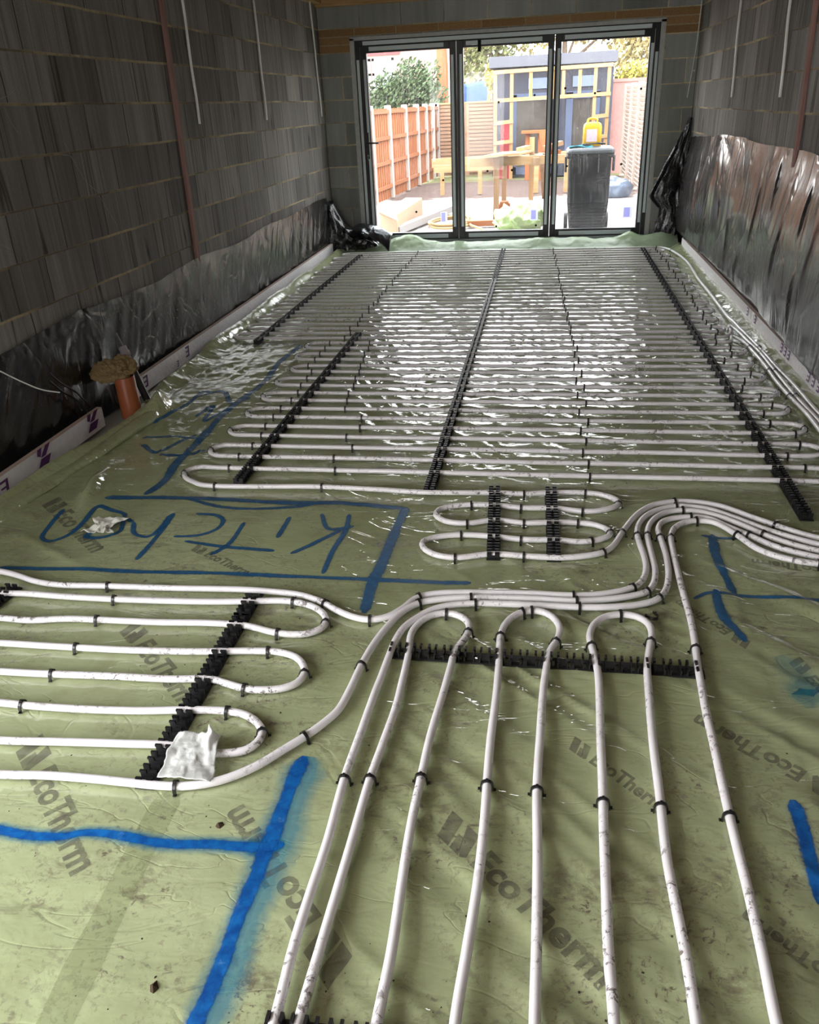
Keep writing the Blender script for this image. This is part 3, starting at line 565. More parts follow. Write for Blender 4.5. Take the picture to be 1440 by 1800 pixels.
 'white_wire': [(3.0514, 0.5567), (3.1119, 0.5105), (3.2419, 0.4144), (3.3504, 0.3432), (3.4666, 0.2902)],
 'black_cable': [(3.4593, 0.3503), (3.5386, 0.272), (3.6405, 0.1923), (3.7368, 0.0799)],
}
# ================================================================ the setting
def struct(name, mb, mat, parent=None):
    o = mb.build(name, mat, parent)
    if not parent: o['kind'] = 'structure'
    return o
TOP = 2.56
fl_ = MB(); fl_.box(-0.15, -1.8, -0.22, ROOM_W + 0.15, ROOM_D + 0.25, -0.02); struct('floor', fl_, M['concrete'])
# left wall with the window opening beside the photographer
wl = MB(); wl.box(-0.1, -1.8, -0.1, 0, -0.6, TOP); wl.box(-0.1, 0.9, -0.1, 0, ROOM_D, TOP)
wl.box(-0.1, -0.6, 1.95, 0, 0.9, TOP); wl.box(-0.1, -0.6, -0.1, 0, 0.9, 0.3)
struct('wall_left', wl, M['block_side'])
wr = MB(); wr.box(ROOM_W, -1.8, -0.1, ROOM_W + 0.1, ROOM_D, TOP); struct('wall_right', wr, M['block_side'])
# end wall around the glazed doors
OX0, OX1, OZ0, OZ1 = 0.345, 3.583, 0.0, 2.132
wb = MB(); y0, y1 = ROOM_D, ROOM_D + 0.1
wb.box(-0.1, y0, -0.1, OX0, y1, TOP); wb.box(OX1, y0, -0.1, ROOM_W + 0.1, y1, TOP); wb.box(OX0, y0, OZ1, OX1, y1, TOP)
struct('wall_back', wb, M['block_end'])
bk = MB(); zt = JOINT + 9 * 0.225
bk.box(0, y0 - 0.003, zt - 0.222, OX0 - 0.002, y0 + 0.01, zt - 0.075); bk.box(OX1 + 0.002, y0 - 0.003, zt - 0.222, ROOM_W, y0 + 0.01, zt - 0.075)
bk.box(0, y0 - 0.003, zt - 0.075, ROOM_W, y0 + 0.01, zt); struct('wall_back_brick_courses', bk, M['brick'])
# wall behind the photographer, open to the house
wf = MB(); wf.box(-0.1, -1.9, -0.1, 0.5, -1.8, TOP); wf.box(1.4, -1.9, -0.1, ROOM_W + 0.1, -1.8, TOP); wf.box(0.5, -1.9, 2.1, 1.4, -1.8, TOP)
struct('wall_front', wf, M['block_end'])
ce = MB(); ce.box(-0.1, -1.9, TOP, ROOM_W + 0.1, ROOM_D + 0.1, TOP + 0.05); struct('ceiling', ce, M['ceiling'])
pl = MB(); pl.box(0.0, ROOM_D - 0.06, 2.43, ROOM_W, ROOM_D, 2.51); struct('trim_1', pl, M['roof_timber'])
p2 = MB(); p2.box(0.0, ROOM_D - 1.6, 2.46, 0.07, ROOM_D - 0.06, 2.555); struct('trim_2', p2, M['roof_timber'])

# ---------------------------------------------------------------- glazed doors
door = setp(empty('door_1', (1.96, ROOM_D, 0)), 'three panel charcoal glazed door set with pale film on its frame, in the end wall', 'glazed doors', None, 'structure')
DOFF = Vector((-1.96, -ROOM_D, 0))
def dpart(name, mb, mat, parent=None):
    mb.v = [tuple(Vector(v) + DOFF) for v in mb.v] if parent is None else mb.v
    o = mb.build(name, mat, parent or door); return o
yf0, yf1 = ROOM_D + 0.015, ROOM_D + 0.075
q = MB(); q.box(OX0 - 0.012, ROOM_D - 0.008, 0.0, OX0 + 0.035, ROOM_D + 0.1, OZ1); q.box(OX1 - 0.035, ROOM_D - 0.008, 0.0, OX1 + 0.012, ROOM_D + 0.1, OZ1)
q.box(OX0 - 0.012, ROOM_D - 0.008, OZ1 - 0.022, OX1 + 0.012, ROOM_D + 0.1, OZ1 + 0.01); dpart('reveal', q, M['reveal'])
q = MB(); q.box(0.38, yf0, 0.03, 0.432, yf1 + .02, 2.11); q.box(3.50, yf0, 0.03, 3.548, yf1 + .02, 2.11); q.box(0.432, yf0, 2.058, 3.50, yf1 + .02, 2.11)
bevel(dpart('outer_frame', q, M['frame_black']))
q = MB(); q.box(0.36, ROOM_D - 0.03, 0.0, 3.56, yf1 + .03, 0.045); q.box(0.38, ROOM_D - 0.045, 0.045, 3.55, ROOM_D - 0.02, 0.062); q.box(0.38, ROOM_D + 0.0, 0.045, 3.55, yf1 + .03, 0.072)
bevel(dpart('threshold', q, M['threshold']))
panes = [(0.437, 0.505, 1.400, 1.468), (1.474, 1.545, 2.428, 2.495), (2.501, 2.567, 3.450, 3.495)]
GZ0, GZ1 = 0.146, 1.988
dots = [[(1.24, 1.46), (1.30, 0.70), (0.98, 0.37)], [(1.92, 1.46), (2.30, 1.51), (1.80, 0.78), (2.07, 0.78), (1.90, 0.19), (2.35, 0.19), (1.72, 1.98)], [(2.62, 1.56), (2.93, 1.50), (3.40, 1.52), (2.67, 0.80), (3.25, 0.80), (3.04, 1.985)]]
stick = [(1.262, 1.338), (2.285, 2.368), (3.305, 3.40)]
for i, (a, b, c, d) in enumerate(panes):
    q = MB(); q.box(a, yf0 - 0.008, 0.072, b, yf1, 2.056); q.box(c, yf0 - 0.008, 0.072, d, yf1, 2.056); q.box(b, yf0 - 0.008, 0.072, c, yf1, GZ0); q.box(b, yf0 - 0.008, GZ1, c, yf1, 2.056)
    leaf = bevel(dpart('door_leaf', q, M['frame_black']), 0.003)
    def sub(name, mb, mat):
        mb.v = [tuple(Vector(v) + DOFF) for v in mb.v]; return mb.build(name, mat, leaf)
    g = MB(); g.box(b, yf0 + 0.02, GZ0, c, yf0 + 0.026, GZ1); sub('glass_pane', g, M['glass'])
    yy = yf0 - 0.0082
    s = MB(); s.box(b - 0.04, yy - 0.001, 0.20, b - 0.012, yy, 1.93); sub('film_strip', s, M['film'])
    s = MB(); s.box(c + 0.013, yy - 0.001, 0.20, c + 0.042, yy, 1.93); sub('film_strip', s, M['film'])
    s = MB(); s.box(b + 0.04, yy - 0.001, 0.082, c - 0.05, yy, 0.126); sub('film_strip', s, M['film'])
    s = MB(); s.box(b + 0.03, yy - 0.001, 2.006, c - 0.06, yy, 2.046); sub('film_strip', s, M['film'])
    s = MB(); sa, sb, ys_ = stick[i][0], stick[i][1], yf0 + 0.0195
    for (u0, v0, u1, v1) in ((sa, 0.245, sa + 0.008, 0.362), (sb - 0.022, 0.245, sb, 0.362), (sa + 0.008, 0.245, sb - 0.022, 0.257), (sa + 0.008, 0.354, sb - 0.022, 0.362)): s.add([(u0, ys_, v0), (u1, ys_, v0), (u1, ys_, v1), (u0, ys_, v1)], [(0, 1, 2, 3)])
    sub('sticker', s, M['sticker'])
    s = MB(); s.add([(sa + 0.008, ys_, 0.257), (sb - 0.022, ys_, 0.257), (sb - 0.022, ys_, 0.354), (sa + 0.008, ys_, 0.354)], [(0, 1, 2, 3)]); sub('sticker_print', s, M['sticker_blue'])
    for (dx, dz) in dots[i]:
        s = MB(); s.add([(dx + 0.013 * math.cos(k * 1.0472), yf0 + 0.019, dz + 0.013 * math.sin(k * 1.0472)) for k in range(6)] + [(dx + 0.013 * math.cos(k * 1.0472), yf0 + 0.0199, dz + 0.013 * math.sin(k * 1.0472)) for k in range(6)],
              [tuple(range(6)), tuple(range(11, 5, -1))] + [(k, k + 6, (k + 1) % 6 + 6, (k + 1) % 6) for k in range(6)]); sub('glazing_pad', s, M['pad'])
q = MB(); q.box(0.47, yf0 - 0.006, 2.062, 3.46, yf0, 2.10); dpart('head_film', q, M['film'])
q = MB(); q.box(0.392, yf0 - 0.001, 0.2, 0.422, yf0, 1.93); dpart('jamb_film', q, M['film'])
q = MB(); q.box(3.512, yf0 - 0.001, 0.3, 3.540, yf0, 1.85); dpart('jamb_film', q, M['film'])
q = MB(); q.box(1.70, yf0 - 0.02, 1.94, 1.735, yf0 - 0.009, 2.05); dpart('hanging_tape', q, M['pad'])
hd = MB(); hd.box(0.448, yf0 - 0.022, 0.95, 0.478, yf0 - 0.008, 1.22); hh = bevel(dpart('door_handle', hd, M['black_plastic']), 0.004)
hl = MB(); hl.tube([(0.463, yf0 - 0.02, 1.115), (0.463, yf0 - 0.062, 1.115), (0.475, yf0 - 0.068, 1.115), (0.595, yf0 - 0.066, 1.112)], 0.009, 10); hl.v = [tuple(Vector(v) + DOFF) for v in hl.v]; hl.build('lever', M['black_plastic'], hh)
hl = MB(); hl.tube([(0.463, yf0 - 0.02, 0.985), (0.463, yf0 - 0.028, 0.985)], 0.011, 12); hl.box(0.459, yf0 - 0.03, 0.93, 0.467, yf0 - 0.026, 0.985); hl.v = [tuple(Vector(v) + DOFF) for v in hl.v]; hl.build('lock_cylinder', M['chrome'], hh)

# ================================================================ membrane
XE = 3.80
def left_edge(y): return 0.0 + np.interp(y, [2.0, 2.8, 3.2, 3.6, 3.9, 4.3, 5.0, 7.0, 9.3], [0.16, 0.17, 0.225, 0.27, 0.29, 0.20, 0.17, 0.14, 0.12])
def seam_x(y, key): P = T[key]; return np.interp(-np.asarray(y), [-q[1] for q in P], [q[0] for q in P])
def height(x, y):
    """surface of the polythene: slow waves, folds and crinkles"""
    x = np.asarray(x, float); y = np.asarray(y, float)
    h = 0.0035 * fbm(x * 1.7, y * 1.7, 3, 2)
    # fine crinkle everywhere
    h = h + 0.0016 * fbm(x * 13, y * 13, 11, 3)
    # drawn folds between the pipes on the right of the foreground
    m = sst(1.9, 2.5, x) * sst(2.75, 2.2, y)
    s = (x * 0.669 + y * 0.743); t = (x * 0.743 - y * 0.669)
    wv = s + 0.05 * fbm(t * 2.2, s * 2.2, 5, 2)
    h = h + m * 0.014 * (ridge(wv * 15, t * 1.9, 21) - 0.4) * (0.5 + vn(x * 2, y * 2, 8))
    # slanting drag folds under the rows
    m2 = sst(2.9, 3.5, y)
    s2 = (x * 0.876 + y * 0.481); t2 = (x * 0.481 - y * 0.876)
    h = h + m2 * 0.0065 * (ridge((s2 + 0.02 * fbm(x * 3, y * 3, 6, 2)) * 17, t2 * 3.0, 31) - 0.4)
    h = h + m2 * 0.003 * fbm(x * 9, y * 20, 17, 2)
    # crumpled patch against the left edge
    m3 = sst(1.05, 0.65, x) * sst(3.4, 4.2, y) * sst(6.2, 5.2, y)
    h = h + m3 * (0.011 * (ridge(x * 10 + 0.6 * fbm(x * 4, y * 4, 2, 2), y * 3.2, 41) - 0.35) + 0.008 * ridge(x * 17, y * 11, 43))
    m4 = sst(1.1, 0.5, x) * sst(2.2, 2.5, y) * sst(3.8, 3.3, y)
    h = h + m4 * 0.011 * (ridge((x * 0.5 + y * 0.86) * 6, (x * 0.86 - y * 0.5) * 1.5, 51) - 0.35)
    m5 = sst(1.9, 1.4, x) * sst(1.5, 1.2, y)
    h = h + m5 * 0.005 * (ridge(x * 2.5, y * 5, 61) - 0.35)
    # lap of one sheet over the next
    h = h + 0.003 * sst(0.008, -0.008, x - seam_x(y, 'seam_right')) * sst(3.0, 2.9, y) * sst(1.0, 1.05, y + x * 0)
    h = h + 0.003 * sst(0.008, -0.008, x - seam_x(y, 'seam_mid')) * sst(1.72, 1.66, y) * sst(1.55, 1.65, x)
    h = np.where(h > 0.005, 0.005 + (h - 0.005) * 0.45, h)
    # turned up along the walls
    le = left_edge(y)
    h = h + 0.055 * sst(le + 0.13, le, x) ** 1.5 * (0.35 + 0.9 * vn(y * 2.2, y * 0 + 0.5, 71)) * sst(2.4, 2.9, y)
    ed = sst(XE - 0.02, XE + 0.075, x)
    h = h + ed * (0.030 + 0.012 * fbm(y * 1.6, x * 4, 73, 2) + 0.006 * fbm(y * 9, x * 12, 74, 3))
    h = h + 0.11 * np.exp(-(((x - 0.355) / 0.05) ** 2 + ((y - 4.02) / 0.10) ** 2)) * (0.6 + 0.6 * vn(x * 22, y * 14, 75))
    # lifted crest behind the small coil on the left
    h = h + 0.045 * np.exp(-(((x - 0.52 + (y - 2.95) * 0.25) / 0.035) ** 2 + ((y - 3.0) / 0.16) ** 2))
    return h

def mesh_arrays(name, X, Y, Z, mat, parent=None):
    n, k = X.shape; me = bpy.data.meshes.new(name)
    co = np.stack([X, Y, Z], -1).reshape(-1, 3)
    idx = np.arange(n * k).reshape(n, k)
    F = np.stack([idx[:-1, :-1], idx[:-1, 1:], idx[1:, 1:], idx[1:, :-1]], -1).reshape(-1, 4)
    me.vertices.add(len(co)); me.vertices.foreach_set('co', co.ravel())
    me.loops.add(F.size); me.loops.foreach_set('vertex_index', F.ravel().astype(np.int32))
    me.polygons.add(len(F)); me.polygons.foreach_set('loop_start', (np.arange(len(F)) * 4).astype(np.int32)); me.polygons.foreach_set('loop_total', np.full(len(F), 4, np.int32))
    me.update(calc_edges=True); me.polygons.foreach_set('use_smooth', np.ones(len(F), bool))
    me.materials.append(mat); o = bpy.data.objects.new(name, me); COL.objects.link(o)
    if parent: o.parent = parent
    return o
memb = thing('polythene_membrane', 'pale green polythene sheet covering the whole floor, marked with blue paint and grey print', 'floor membrane')
ys = np.concatenate([np.arange(0.3, 3.4, 0.0115), np.arange(3.4, 6.0, 0.018), np.arange(6.0, 9.32, 0.026)])
us = np.linspace(0, 1, 330)
Y = np.repeat(ys[:, None], len(us), 1); LE = left_edge(Y)
X = LE + (XE + 0.085 - LE) * us[None, :]
mesh_arrays('sheet', X, Y, height(X, Y), M['membrane'], memb)
# loose turned-up end below the doors
xs = np.linspace(0.1, 3.87, 380); tt = np.linspace(0, 1, 26)
XX, TT = np.meshgrid(xs, tt)
peak = 0.035 + 0.05 * vn(xs * 1.3, xs * 0, 81) + 0.03 * vn(xs * 6, xs * 0, 83) + 0.05 * np.exp(-((xs - 0.92) / 0.17) ** 2) + 0.05 * np.exp(-((xs - 3.36) / 0.09) ** 2) + 0.03 * np.exp(-((xs - 3.75) / 0.10) ** 2)
YY = 9.26 + 0.34 * TT - 0.10 * sst(0.7, 1.0, TT) + 0.035 * fbm(XX * 7, TT * 3, 85, 3)
ZZ = peak[None, :] * np.sin(np.clip(TT * 1.25, 0, 1.15) * math.pi / 2) ** 1.6 * (1 - 0.35 * sst(0.8, 1, TT)) + 0.012 * fbm(XX * 11, TT * 4, 87, 3) * TT + 0.004
mesh_arrays('turned_up_end', XX, YY, np.maximum(ZZ, 0.002), M['edge_sheet'], memb)
# soft fold lapping the boards on the left
P = []
for i, y_ in enumerate(np.linspace(2.5, 4.08, 130)):
    x0 = float(left_edge(y_)) + 0.012; rr = 0.030 * (0.75 + 0.5 * float(vn(y_ * 3.2, 0.7, 77))); row_ = []
    for j, a in enumerate(np.linspace(0, math.pi, 16)):
        row_.append((x0 + 0.055 - 0.05 * math.cos(a) * (0.9 + 0.2 * float(vn(y_ * 6, j * 0.4, 78))), y_, 0.006 + rr * math.sin(a) ** 0.8 + 0.003 * float(fbm(np.array(y_ * 14), np.array(j * 0.5), 79, 2))))
    P.append(row_)
mb = MB(); mb.grid([r_[::-1] for r_ in P]); mb.build('folded_edge', M['membrane'], memb)
def ribbon(name, P, wid, mat, parent, off=0.0013, step=0.008, nv=9, uvs=True, taper=0.0):
    C = catmull([(a, b, 0) for a, b in P], step); n = len(C)
    L = [0.0]
    for a, b in zip(C, C[1:]): L.append(L[-1] + (b - a).length)
    vs = []; uv = []
    for i, c in enumerate(C):
        t = (C[min(i + 1, n - 1)] - C[max(i - 1, 0)]).normalized(); nn = Vector((-t.y, t.x, 0))
        e = min(L[i], L[-1] - L[i]); wloc = wid * (0.8 + 0.35 * float(vn(c.x * 9 + 3, c.y * 9, 91)))
        wloc *= min(1.0, 0.35 + e / (wid * 0.6))
        for k in range(nv):
            f = k / (nv - 1); pnt = c + nn * (f - 0.5) * wloc; vs.append((pnt.x, pnt.y)); uv.append((L[i], f))
    A = np.array(vs); Z = height(A[:, 0], A[:, 1]) + off
    mb = MB(); fs = [(i * nv + k, i * nv + k + 1, (i + 1) * nv + k + 1, (i + 1) * nv + k) for i in range(n - 1) for k in range(nv - 1)]
    mb.add([(x_, y_, z_) for (x_, y_), z_ in zip(A, Z)], fs, True)
    o = mb.build(name, mat, parent)
    ul = o.data.uv_layers.new(name='UVMap')
    for lp in o.data.loops: ul.data[lp.index].uv = uv[lp.vertex_index]
    return o
def paint(key, wid, mat='paint', P=None):
    o = ribbon('paint_line', P or T[key], wid, M[mat], memb); o['label'] = 'blue spray paint line'; return o
paint('paint_box_bottom', 0.042, 'paint_thin'); paint('paint_box_top', 0.06, 'paint_thin'); paint('paint_box_top2', 0.035, 'paint_thin'); paint('paint_box_right', 0.075, 'paint_thin')
paint('paint_box_left', 0.07, 'paint_thin'); paint('paint_thin', 0.05, 'paint_faint')
for s in T['paint_scribble']: paint(None, 0.045, 'paint_thin', s)
for s in T['letters']: paint(None, 0.036, 'paint_thin', s)
def mist(key, wid, dx):
    P = [(a_ + dx, b_) for a_, b_ in T[key]]; o = ribbon('paint_mist', P, wid, M['paint_mist'], memb, 0.0009); o['label'] = 'turquoise mist beside the blue line'
mist('paint_front_v', 0.13, 0.016); mist('paint_front_h', 0.06, 0.0)
paint('paint_front_h', 0.042); paint('paint_front_v', 0.062)
paint('paint_r1', 0.03, 'paint_thin'); paint('paint_r2', 0.055, 'paint_thin'); paint('paint_r3', 0.03, 'paint_thin'); paint('paint_r4', 0.055, 'paint_thin'); paint('paint_r5', 0.05)
paint('paint_faint', 0.12, 'paint_faint')
tp = ribbon('joint_tape', T['tape'], 0.075, M['tape'], memb, 0.0006, 0.02, 9); tp['label'] = 'clear tape band over a joint'
# grey print showing from the boards below
def font_mesh(txt, size):
    cu = bpy.data.curves.new('print_text', 'FONT'); cu.body = txt; cu.size = size; cu.offset = size * 0.034; cu.align_x = 'LEFT'; cu.resolution_u = 3
    ob = bpy.data.objects.new('print_text', cu); COL.objects.link(ob)
    bpy.context.view_layer.update(); dg = bpy.context.evaluated_depsgraph_get()
    me = bpy.data.meshes.new_from_object(ob.evaluated_get(dg)); bpy.data.objects.remove(ob, do_unlink=True); bpy.data.curves.remove(cu); return me
TXT = font_mesh('EcoTherm', 0.105)
def print_bm(a, b):
    """logo then word, running from a to b"""
    bm = bmesh.new(); bm.from_mesh(TXT)
    for v in bm.verts: v.co.x += 0.125
    H_ = 0.075
    for quad in ([(-0.035, 1.05), (0.012, 1.05), (0.046, -0.1), (0.0, -0.1)], [(0.052, -0.1), (0.088, -0.1), (0.056, 0.55), (0.036, 0.55)], [(0.03, 1.05), (0.076, 1.05), (0.108, 0.05), (0.094, -0.1), (0.074, 0.12)]):
        bm.faces.new([bm.verts.new((qx, qy * H_, 0)) for qx, qy in quad])
    xs_ = [v.co.x for v in bm.verts]; L0 = max(xs_) - min(xs_)
    a = Vector((a[0], a[1], 0)); b = Vector((b[0], b[1], 0)); d = b - a; sc = d.length / L0
    ang = math.atan2(d.y, d.x)
    mt = Matrix.Translation(a) @ Matrix.Rotation(ang, 4, 'Z') @ Matrix.Diagonal((sc, sc, 1, 1)) @ Matrix.Translation((0, -H_ / 2, 0))
    bm.transform(mt)
    lo = Vector((min(v.co.x for v in bm.verts), min(v.co.y for v in bm.verts), 0)); hi = Vector((max(v.co.x for v in bm.verts), max(v.co.y for v in bm.verts), 0))
    for ax in (0, 1):
        c = math.floor(lo[ax] / 0.012) * 0.012
        while c < hi[ax]:
            no = Vector((1, 0, 0)) if ax == 0 else Vector((0, 1, 0))
            bmesh.ops.bisect_plane(bm, geom=bm.verts[:] + bm.edges[:] + bm.faces[:], plane_co=no * c, plane_no=no)
            c += 0.012
    A = np.array([(v.co.x, v.co.y) for v in bm.verts]); Z = height(A[:, 0], A[:, 1]) + 0.0009
    for v, z_ in zip(bm.verts, Z): v.co.z = float(z_)
    return bm
for P in T['prints']:
    bm = print_bm(*P); me = bpy.data.meshes.new('printed_lettering'); bm.to_mesh(me); bm.free(); me.materials.append(M['print'])
    for f in me.polygons: f.use_smooth = True
    o = bpy.data.objects.new('printed_lettering', me); COL.objects.link(o); o.parent = memb; o['label'] = 'grey board print showing through'
# dry mud crumbs: too many and too small to count
mu = MB()
for k in range(420):
    if k < 2: cx, cy = T['mud'][k]; r0 = 0.014
    else:
        cy = 0.8 + 3.0 * rnd.random() ** 1.4; cx = rnd.uniform(0.5, 3.4); r0 = rnd.uniform(0.0012, 0.0042)
        if float(vn(cx * 2.1, cy * 2.1, 33)) < 0.45: continue
    cz = float(height(cx, cy)); n = 6
    vs = [(cx, cy, cz + r0 * rnd.uniform(0.5, 0.9))]
    for i in range(n):
        a = i * 2 * math.pi / n + rnd.random(); rr = r0 * rnd.uniform(0.6, 1.3); vs.append((cx + rr * math.cos(a), cy + rr * math.sin(a), cz - 0.001))
    mu.add(vs, [(0, 1 + i, 1 + (i + 1) % n) for i in range(n)])
setp(mu.build('mud_crumbs', M['mudlump']), 'crumbs of dry brown mud scattered over the green polythene', 'mud', None, 'stuff')

# ================================================================ heating pipes
PR = 0.0108; PZ = 0.0195
def row_y(k): return 3.088 + 0.1343 * k
def wob(x, k): return 0.008 * float(fbm(x * 2.3 + k * 7.7, k * 3.1, 13, 2))
def row_pts(k, xl, xr, rev=False):
    xs_ = np.arange(xl, xr + 1e-6, 0.10); P = [(float(x_), row_y(k) + wob(x_, k), PZ) for x_ in xs_]
    return P[::-1] if rev else P
def bend(x, ya, yb, side, n=9, r=None):
    """half loop at x from row ya to row yb bulging to side, slightly wider than the rows like a bulb"""
    R_ = abs(yb - ya) / 2; c = (ya + yb) / 2; sg = 1 if yb > ya else -1; r = r or R_ * 1.35; out = []
    for i in range(1, n):
        a = -math.pi / 2 + math.pi * i / n
        out.append((x + side * r * math.cos(a), c + sg * R_ * 1.04 * math.sin(a), PZ))
    return out
def serp(k0, k1, first_right, xl_of, xr_of, jl=0.10, jr=0.10):
    """rows k0..k1 joined alternately; starts travelling away from the first_right side"""
    P = []; at_right = first_right
    for k in range(k0, k1 + 1):
        xl = xl_of(k) + jl; xr = xr_of(k) - jr
        P += row_pts(k, xl, xr, rev=at_right)
        at_right = not at_right
        if k < k1:
            if at_right: P += bend(xr_of(k) - jr, row_y(k) + wob(xr, k), row_y(k + 1), 1)
            else: P += bend(xl_of(k) + jl, row_y(k) + wob(xl, k), row_y(k + 1), -1)
    return P
def pz(L, z=PZ): return [(a, b, z) for a, b in L]
pipes = []
def make_pipe(P, label, step=0.02):
    mb = MB(); C = catmull(P, step)
    mb.tube(C, PR, 12); o = mb.build('heating_pipe', M['pipe']); setp(o, label, 'heating pipe', 'heating pipes on the floor'); pipes.append((o, C)); return C
# offsets beyond the frame to the right: the runs carry on along the wall
def run_on(P, n=1, dy=-0.55):
    a, b = Vector(P[-2]), Vector(P[-1]); d = (b - a).normalized()
    return P + [tuple(b + d * 0.15), tuple(b + d * 0.15 + Vector((0.02, dy, 0)))]
# circuit A: doors end. row 18 (from the wall run) up to row 45, back down beside the wall
farL = lambda k: (0.235 if k < 34 else 0.21) + 0.02 * math.sin(k * 1.9)
farR = lambda k: 3.70 + 0.015 * math.sin(k * 2.3)
mid = pz(T['wall_run_mid'])
PA = mid[::-1][:-1] + [(3.735, 5.80, PZ), (3.71, 5.62, PZ), (3.655, row_y(18) + 0.006, PZ)]
PA = [(3.81, 0.5, PZ), (3.81, 1.5, PZ), (3.81, 2.5, PZ), (3.805, 3.6, PZ)] + PA + serp(18, 45, True, farL, farR)
wf_ = pz(T['wall_run_far'])[2:]
PA = PA + [(3.66, row_y(45) - 0.01, PZ)] + [(3.725, 9.03, PZ), (3.765, 8.82, PZ)] + [(a + 0.03, b, c) for a, b, c in wf_[2:]] + [(3.79, 5.68, PZ), (3.803, 5.389, PZ)] + pz(T['wall_run'])[2:] + [(3.84, 3.6, PZ), (3.836, 2.5, PZ), (3.836, 1.5, PZ), (3.836, 0.5, PZ)]
CA = make_pipe(PA, 'white heating pipe in close rows over the far half of the floor')
# circuit B: middle rows, ending in the small four row coil
midL = lambda k: 0.885 if k < 12 else (0.90 if k < 14 else 0.85)
midR = lambda k: 3.715 + 0.008 * math.sin(k * 2.1)
near = [(a - (0.008 if b < 4.7 else 0.0), b, c) for a, b, c in pz(T['wall_run_near'])]
PB = [(3.786, 0.5, PZ), (3.786, 1.5, PZ), (3.786, 2.5, PZ), (3.772, 3.6, PZ)] + near[::-1][:-1] + [(3.70, 5.52, PZ), (3.66, row_y(17) + 0.02, PZ)]
rows = []
at_right = True
for k in range(17, 0, -1):
    xl = midL(k) + 0.10; xr = midR(k) - 0.10
    rows += row_pts(k, xl, xr, rev=at_right); at_right = not at_right
    if at_right: rows += bend(xr, row_y(k) + wob(xr, k), row_y(k - 1), 1)
    elif k > 1: rows += bend(xl, row_y(k) + wob(xl, k), row_y(k - 1), -1)
rows += [(0.93, row_y(1) + 0.002, PZ), (0.885, row_y(1) - 0.03, PZ), (0.875, row_y(1) - 0.075, PZ), (0.905, 3.095, PZ)]
PB = PB + rows + pz(T['small_coil']) + [(3.55, 2.700, PZ), (3.715, 2.680, PZ), (3.748, 2.650, PZ), (3.760, 2.560, PZ), (3.760, 1.6, PZ), (3.760, 0.5, PZ)]
CB = make_pipe(PB, 'white heating pipe in wide rows across the middle, ending in the small four row coil')
# circuit C: long rows in the left foreground
ku = pz(T['kitchen_upper']); k1 = pz(T['kitchen_rows']); k2 = pz(T['kitchen_rows2']); k3 = pz(T['kitchen_rows3']); kl = pz(T['kitchen_lower'])
def lbend(a, b, x=0.42): return [(x + 0.05, a[1], PZ), (x - 0.02, (a[1] * 0.8 + b[1] * 0.2), PZ), (x - 0.045, (a[1] + b[1]) / 2, PZ), (x - 0.02, (a[1] * 0.2 + b[1] * 0.8), PZ), (x + 0.05, b[1], PZ)]
PC = [(3.55, 2.638, PZ), (3.685, 2.618, PZ), (3.718, 2.588, PZ), (3.730, 2.498, PZ), (3.730, 1.6, PZ), (3.730, 0.5, PZ)][::-1] + ku[::-1] + lbend(ku[0], k1[0]) + k1 + lbend(k1[-1], k2[0]) + k2 + lbend(k2[-1], k3[0]) + k3 + lbend(k3[-1], kl[0]) + kl + [(3.55, 2.588, PZ), (3.655, 2.568, PZ), (3.688, 2.538, PZ), (3.700, 2.448, PZ), (3.700, 1.6, PZ), (3.700, 0.5, PZ)]
CC = make_pipe(PC, 'white heating pipe laid as long rows in the left foreground beside the torn plastic scrap', 0.015)
# circuit D: upright hairpins in the foreground
fa, fb, fc, fd, fe = (pz(T[k]) for k in ('front_a', 'front_b', 'front_c', 'front_d', 'front_e'))
def bbend(a, b, y=0.55): return [(a[0], y + 0.06, PZ), (a[0] * .8 + b[0] * .2, y - 0.01, PZ), ((a[0] + b[0]) / 2, y - 0.035, PZ), (a[0] * .2 + b[0] * .8, y - 0.01, PZ), (b[0], y + 0.06, PZ)]
PD = [(3.55, 2.545, PZ), (3.625, 2.525, PZ), (3.658, 2.495, PZ), (3.670, 2.405, PZ), (3.670, 1.6, PZ), (3.670, 0.5, PZ)][::-1] + fa[::-1] + bbend(fa[0], fb[0]) + fb + bbend(fb[-1], fc[0]) + fc + bbend(fc[-1], fd[0]) + fd + bbend(fd[-1], fe[0]) + fe + [(3.55, 2.505, PZ), (3.595, 2.485, PZ), (3.628, 2.455, PZ), (3.640, 2.365, PZ), (3.640, 1.6, PZ), (3.640, 0.5, PZ)]
CD = make_pipe(PD, 'white heating pipe with three tall hairpin loops running towards the bottom edge', 0.015)

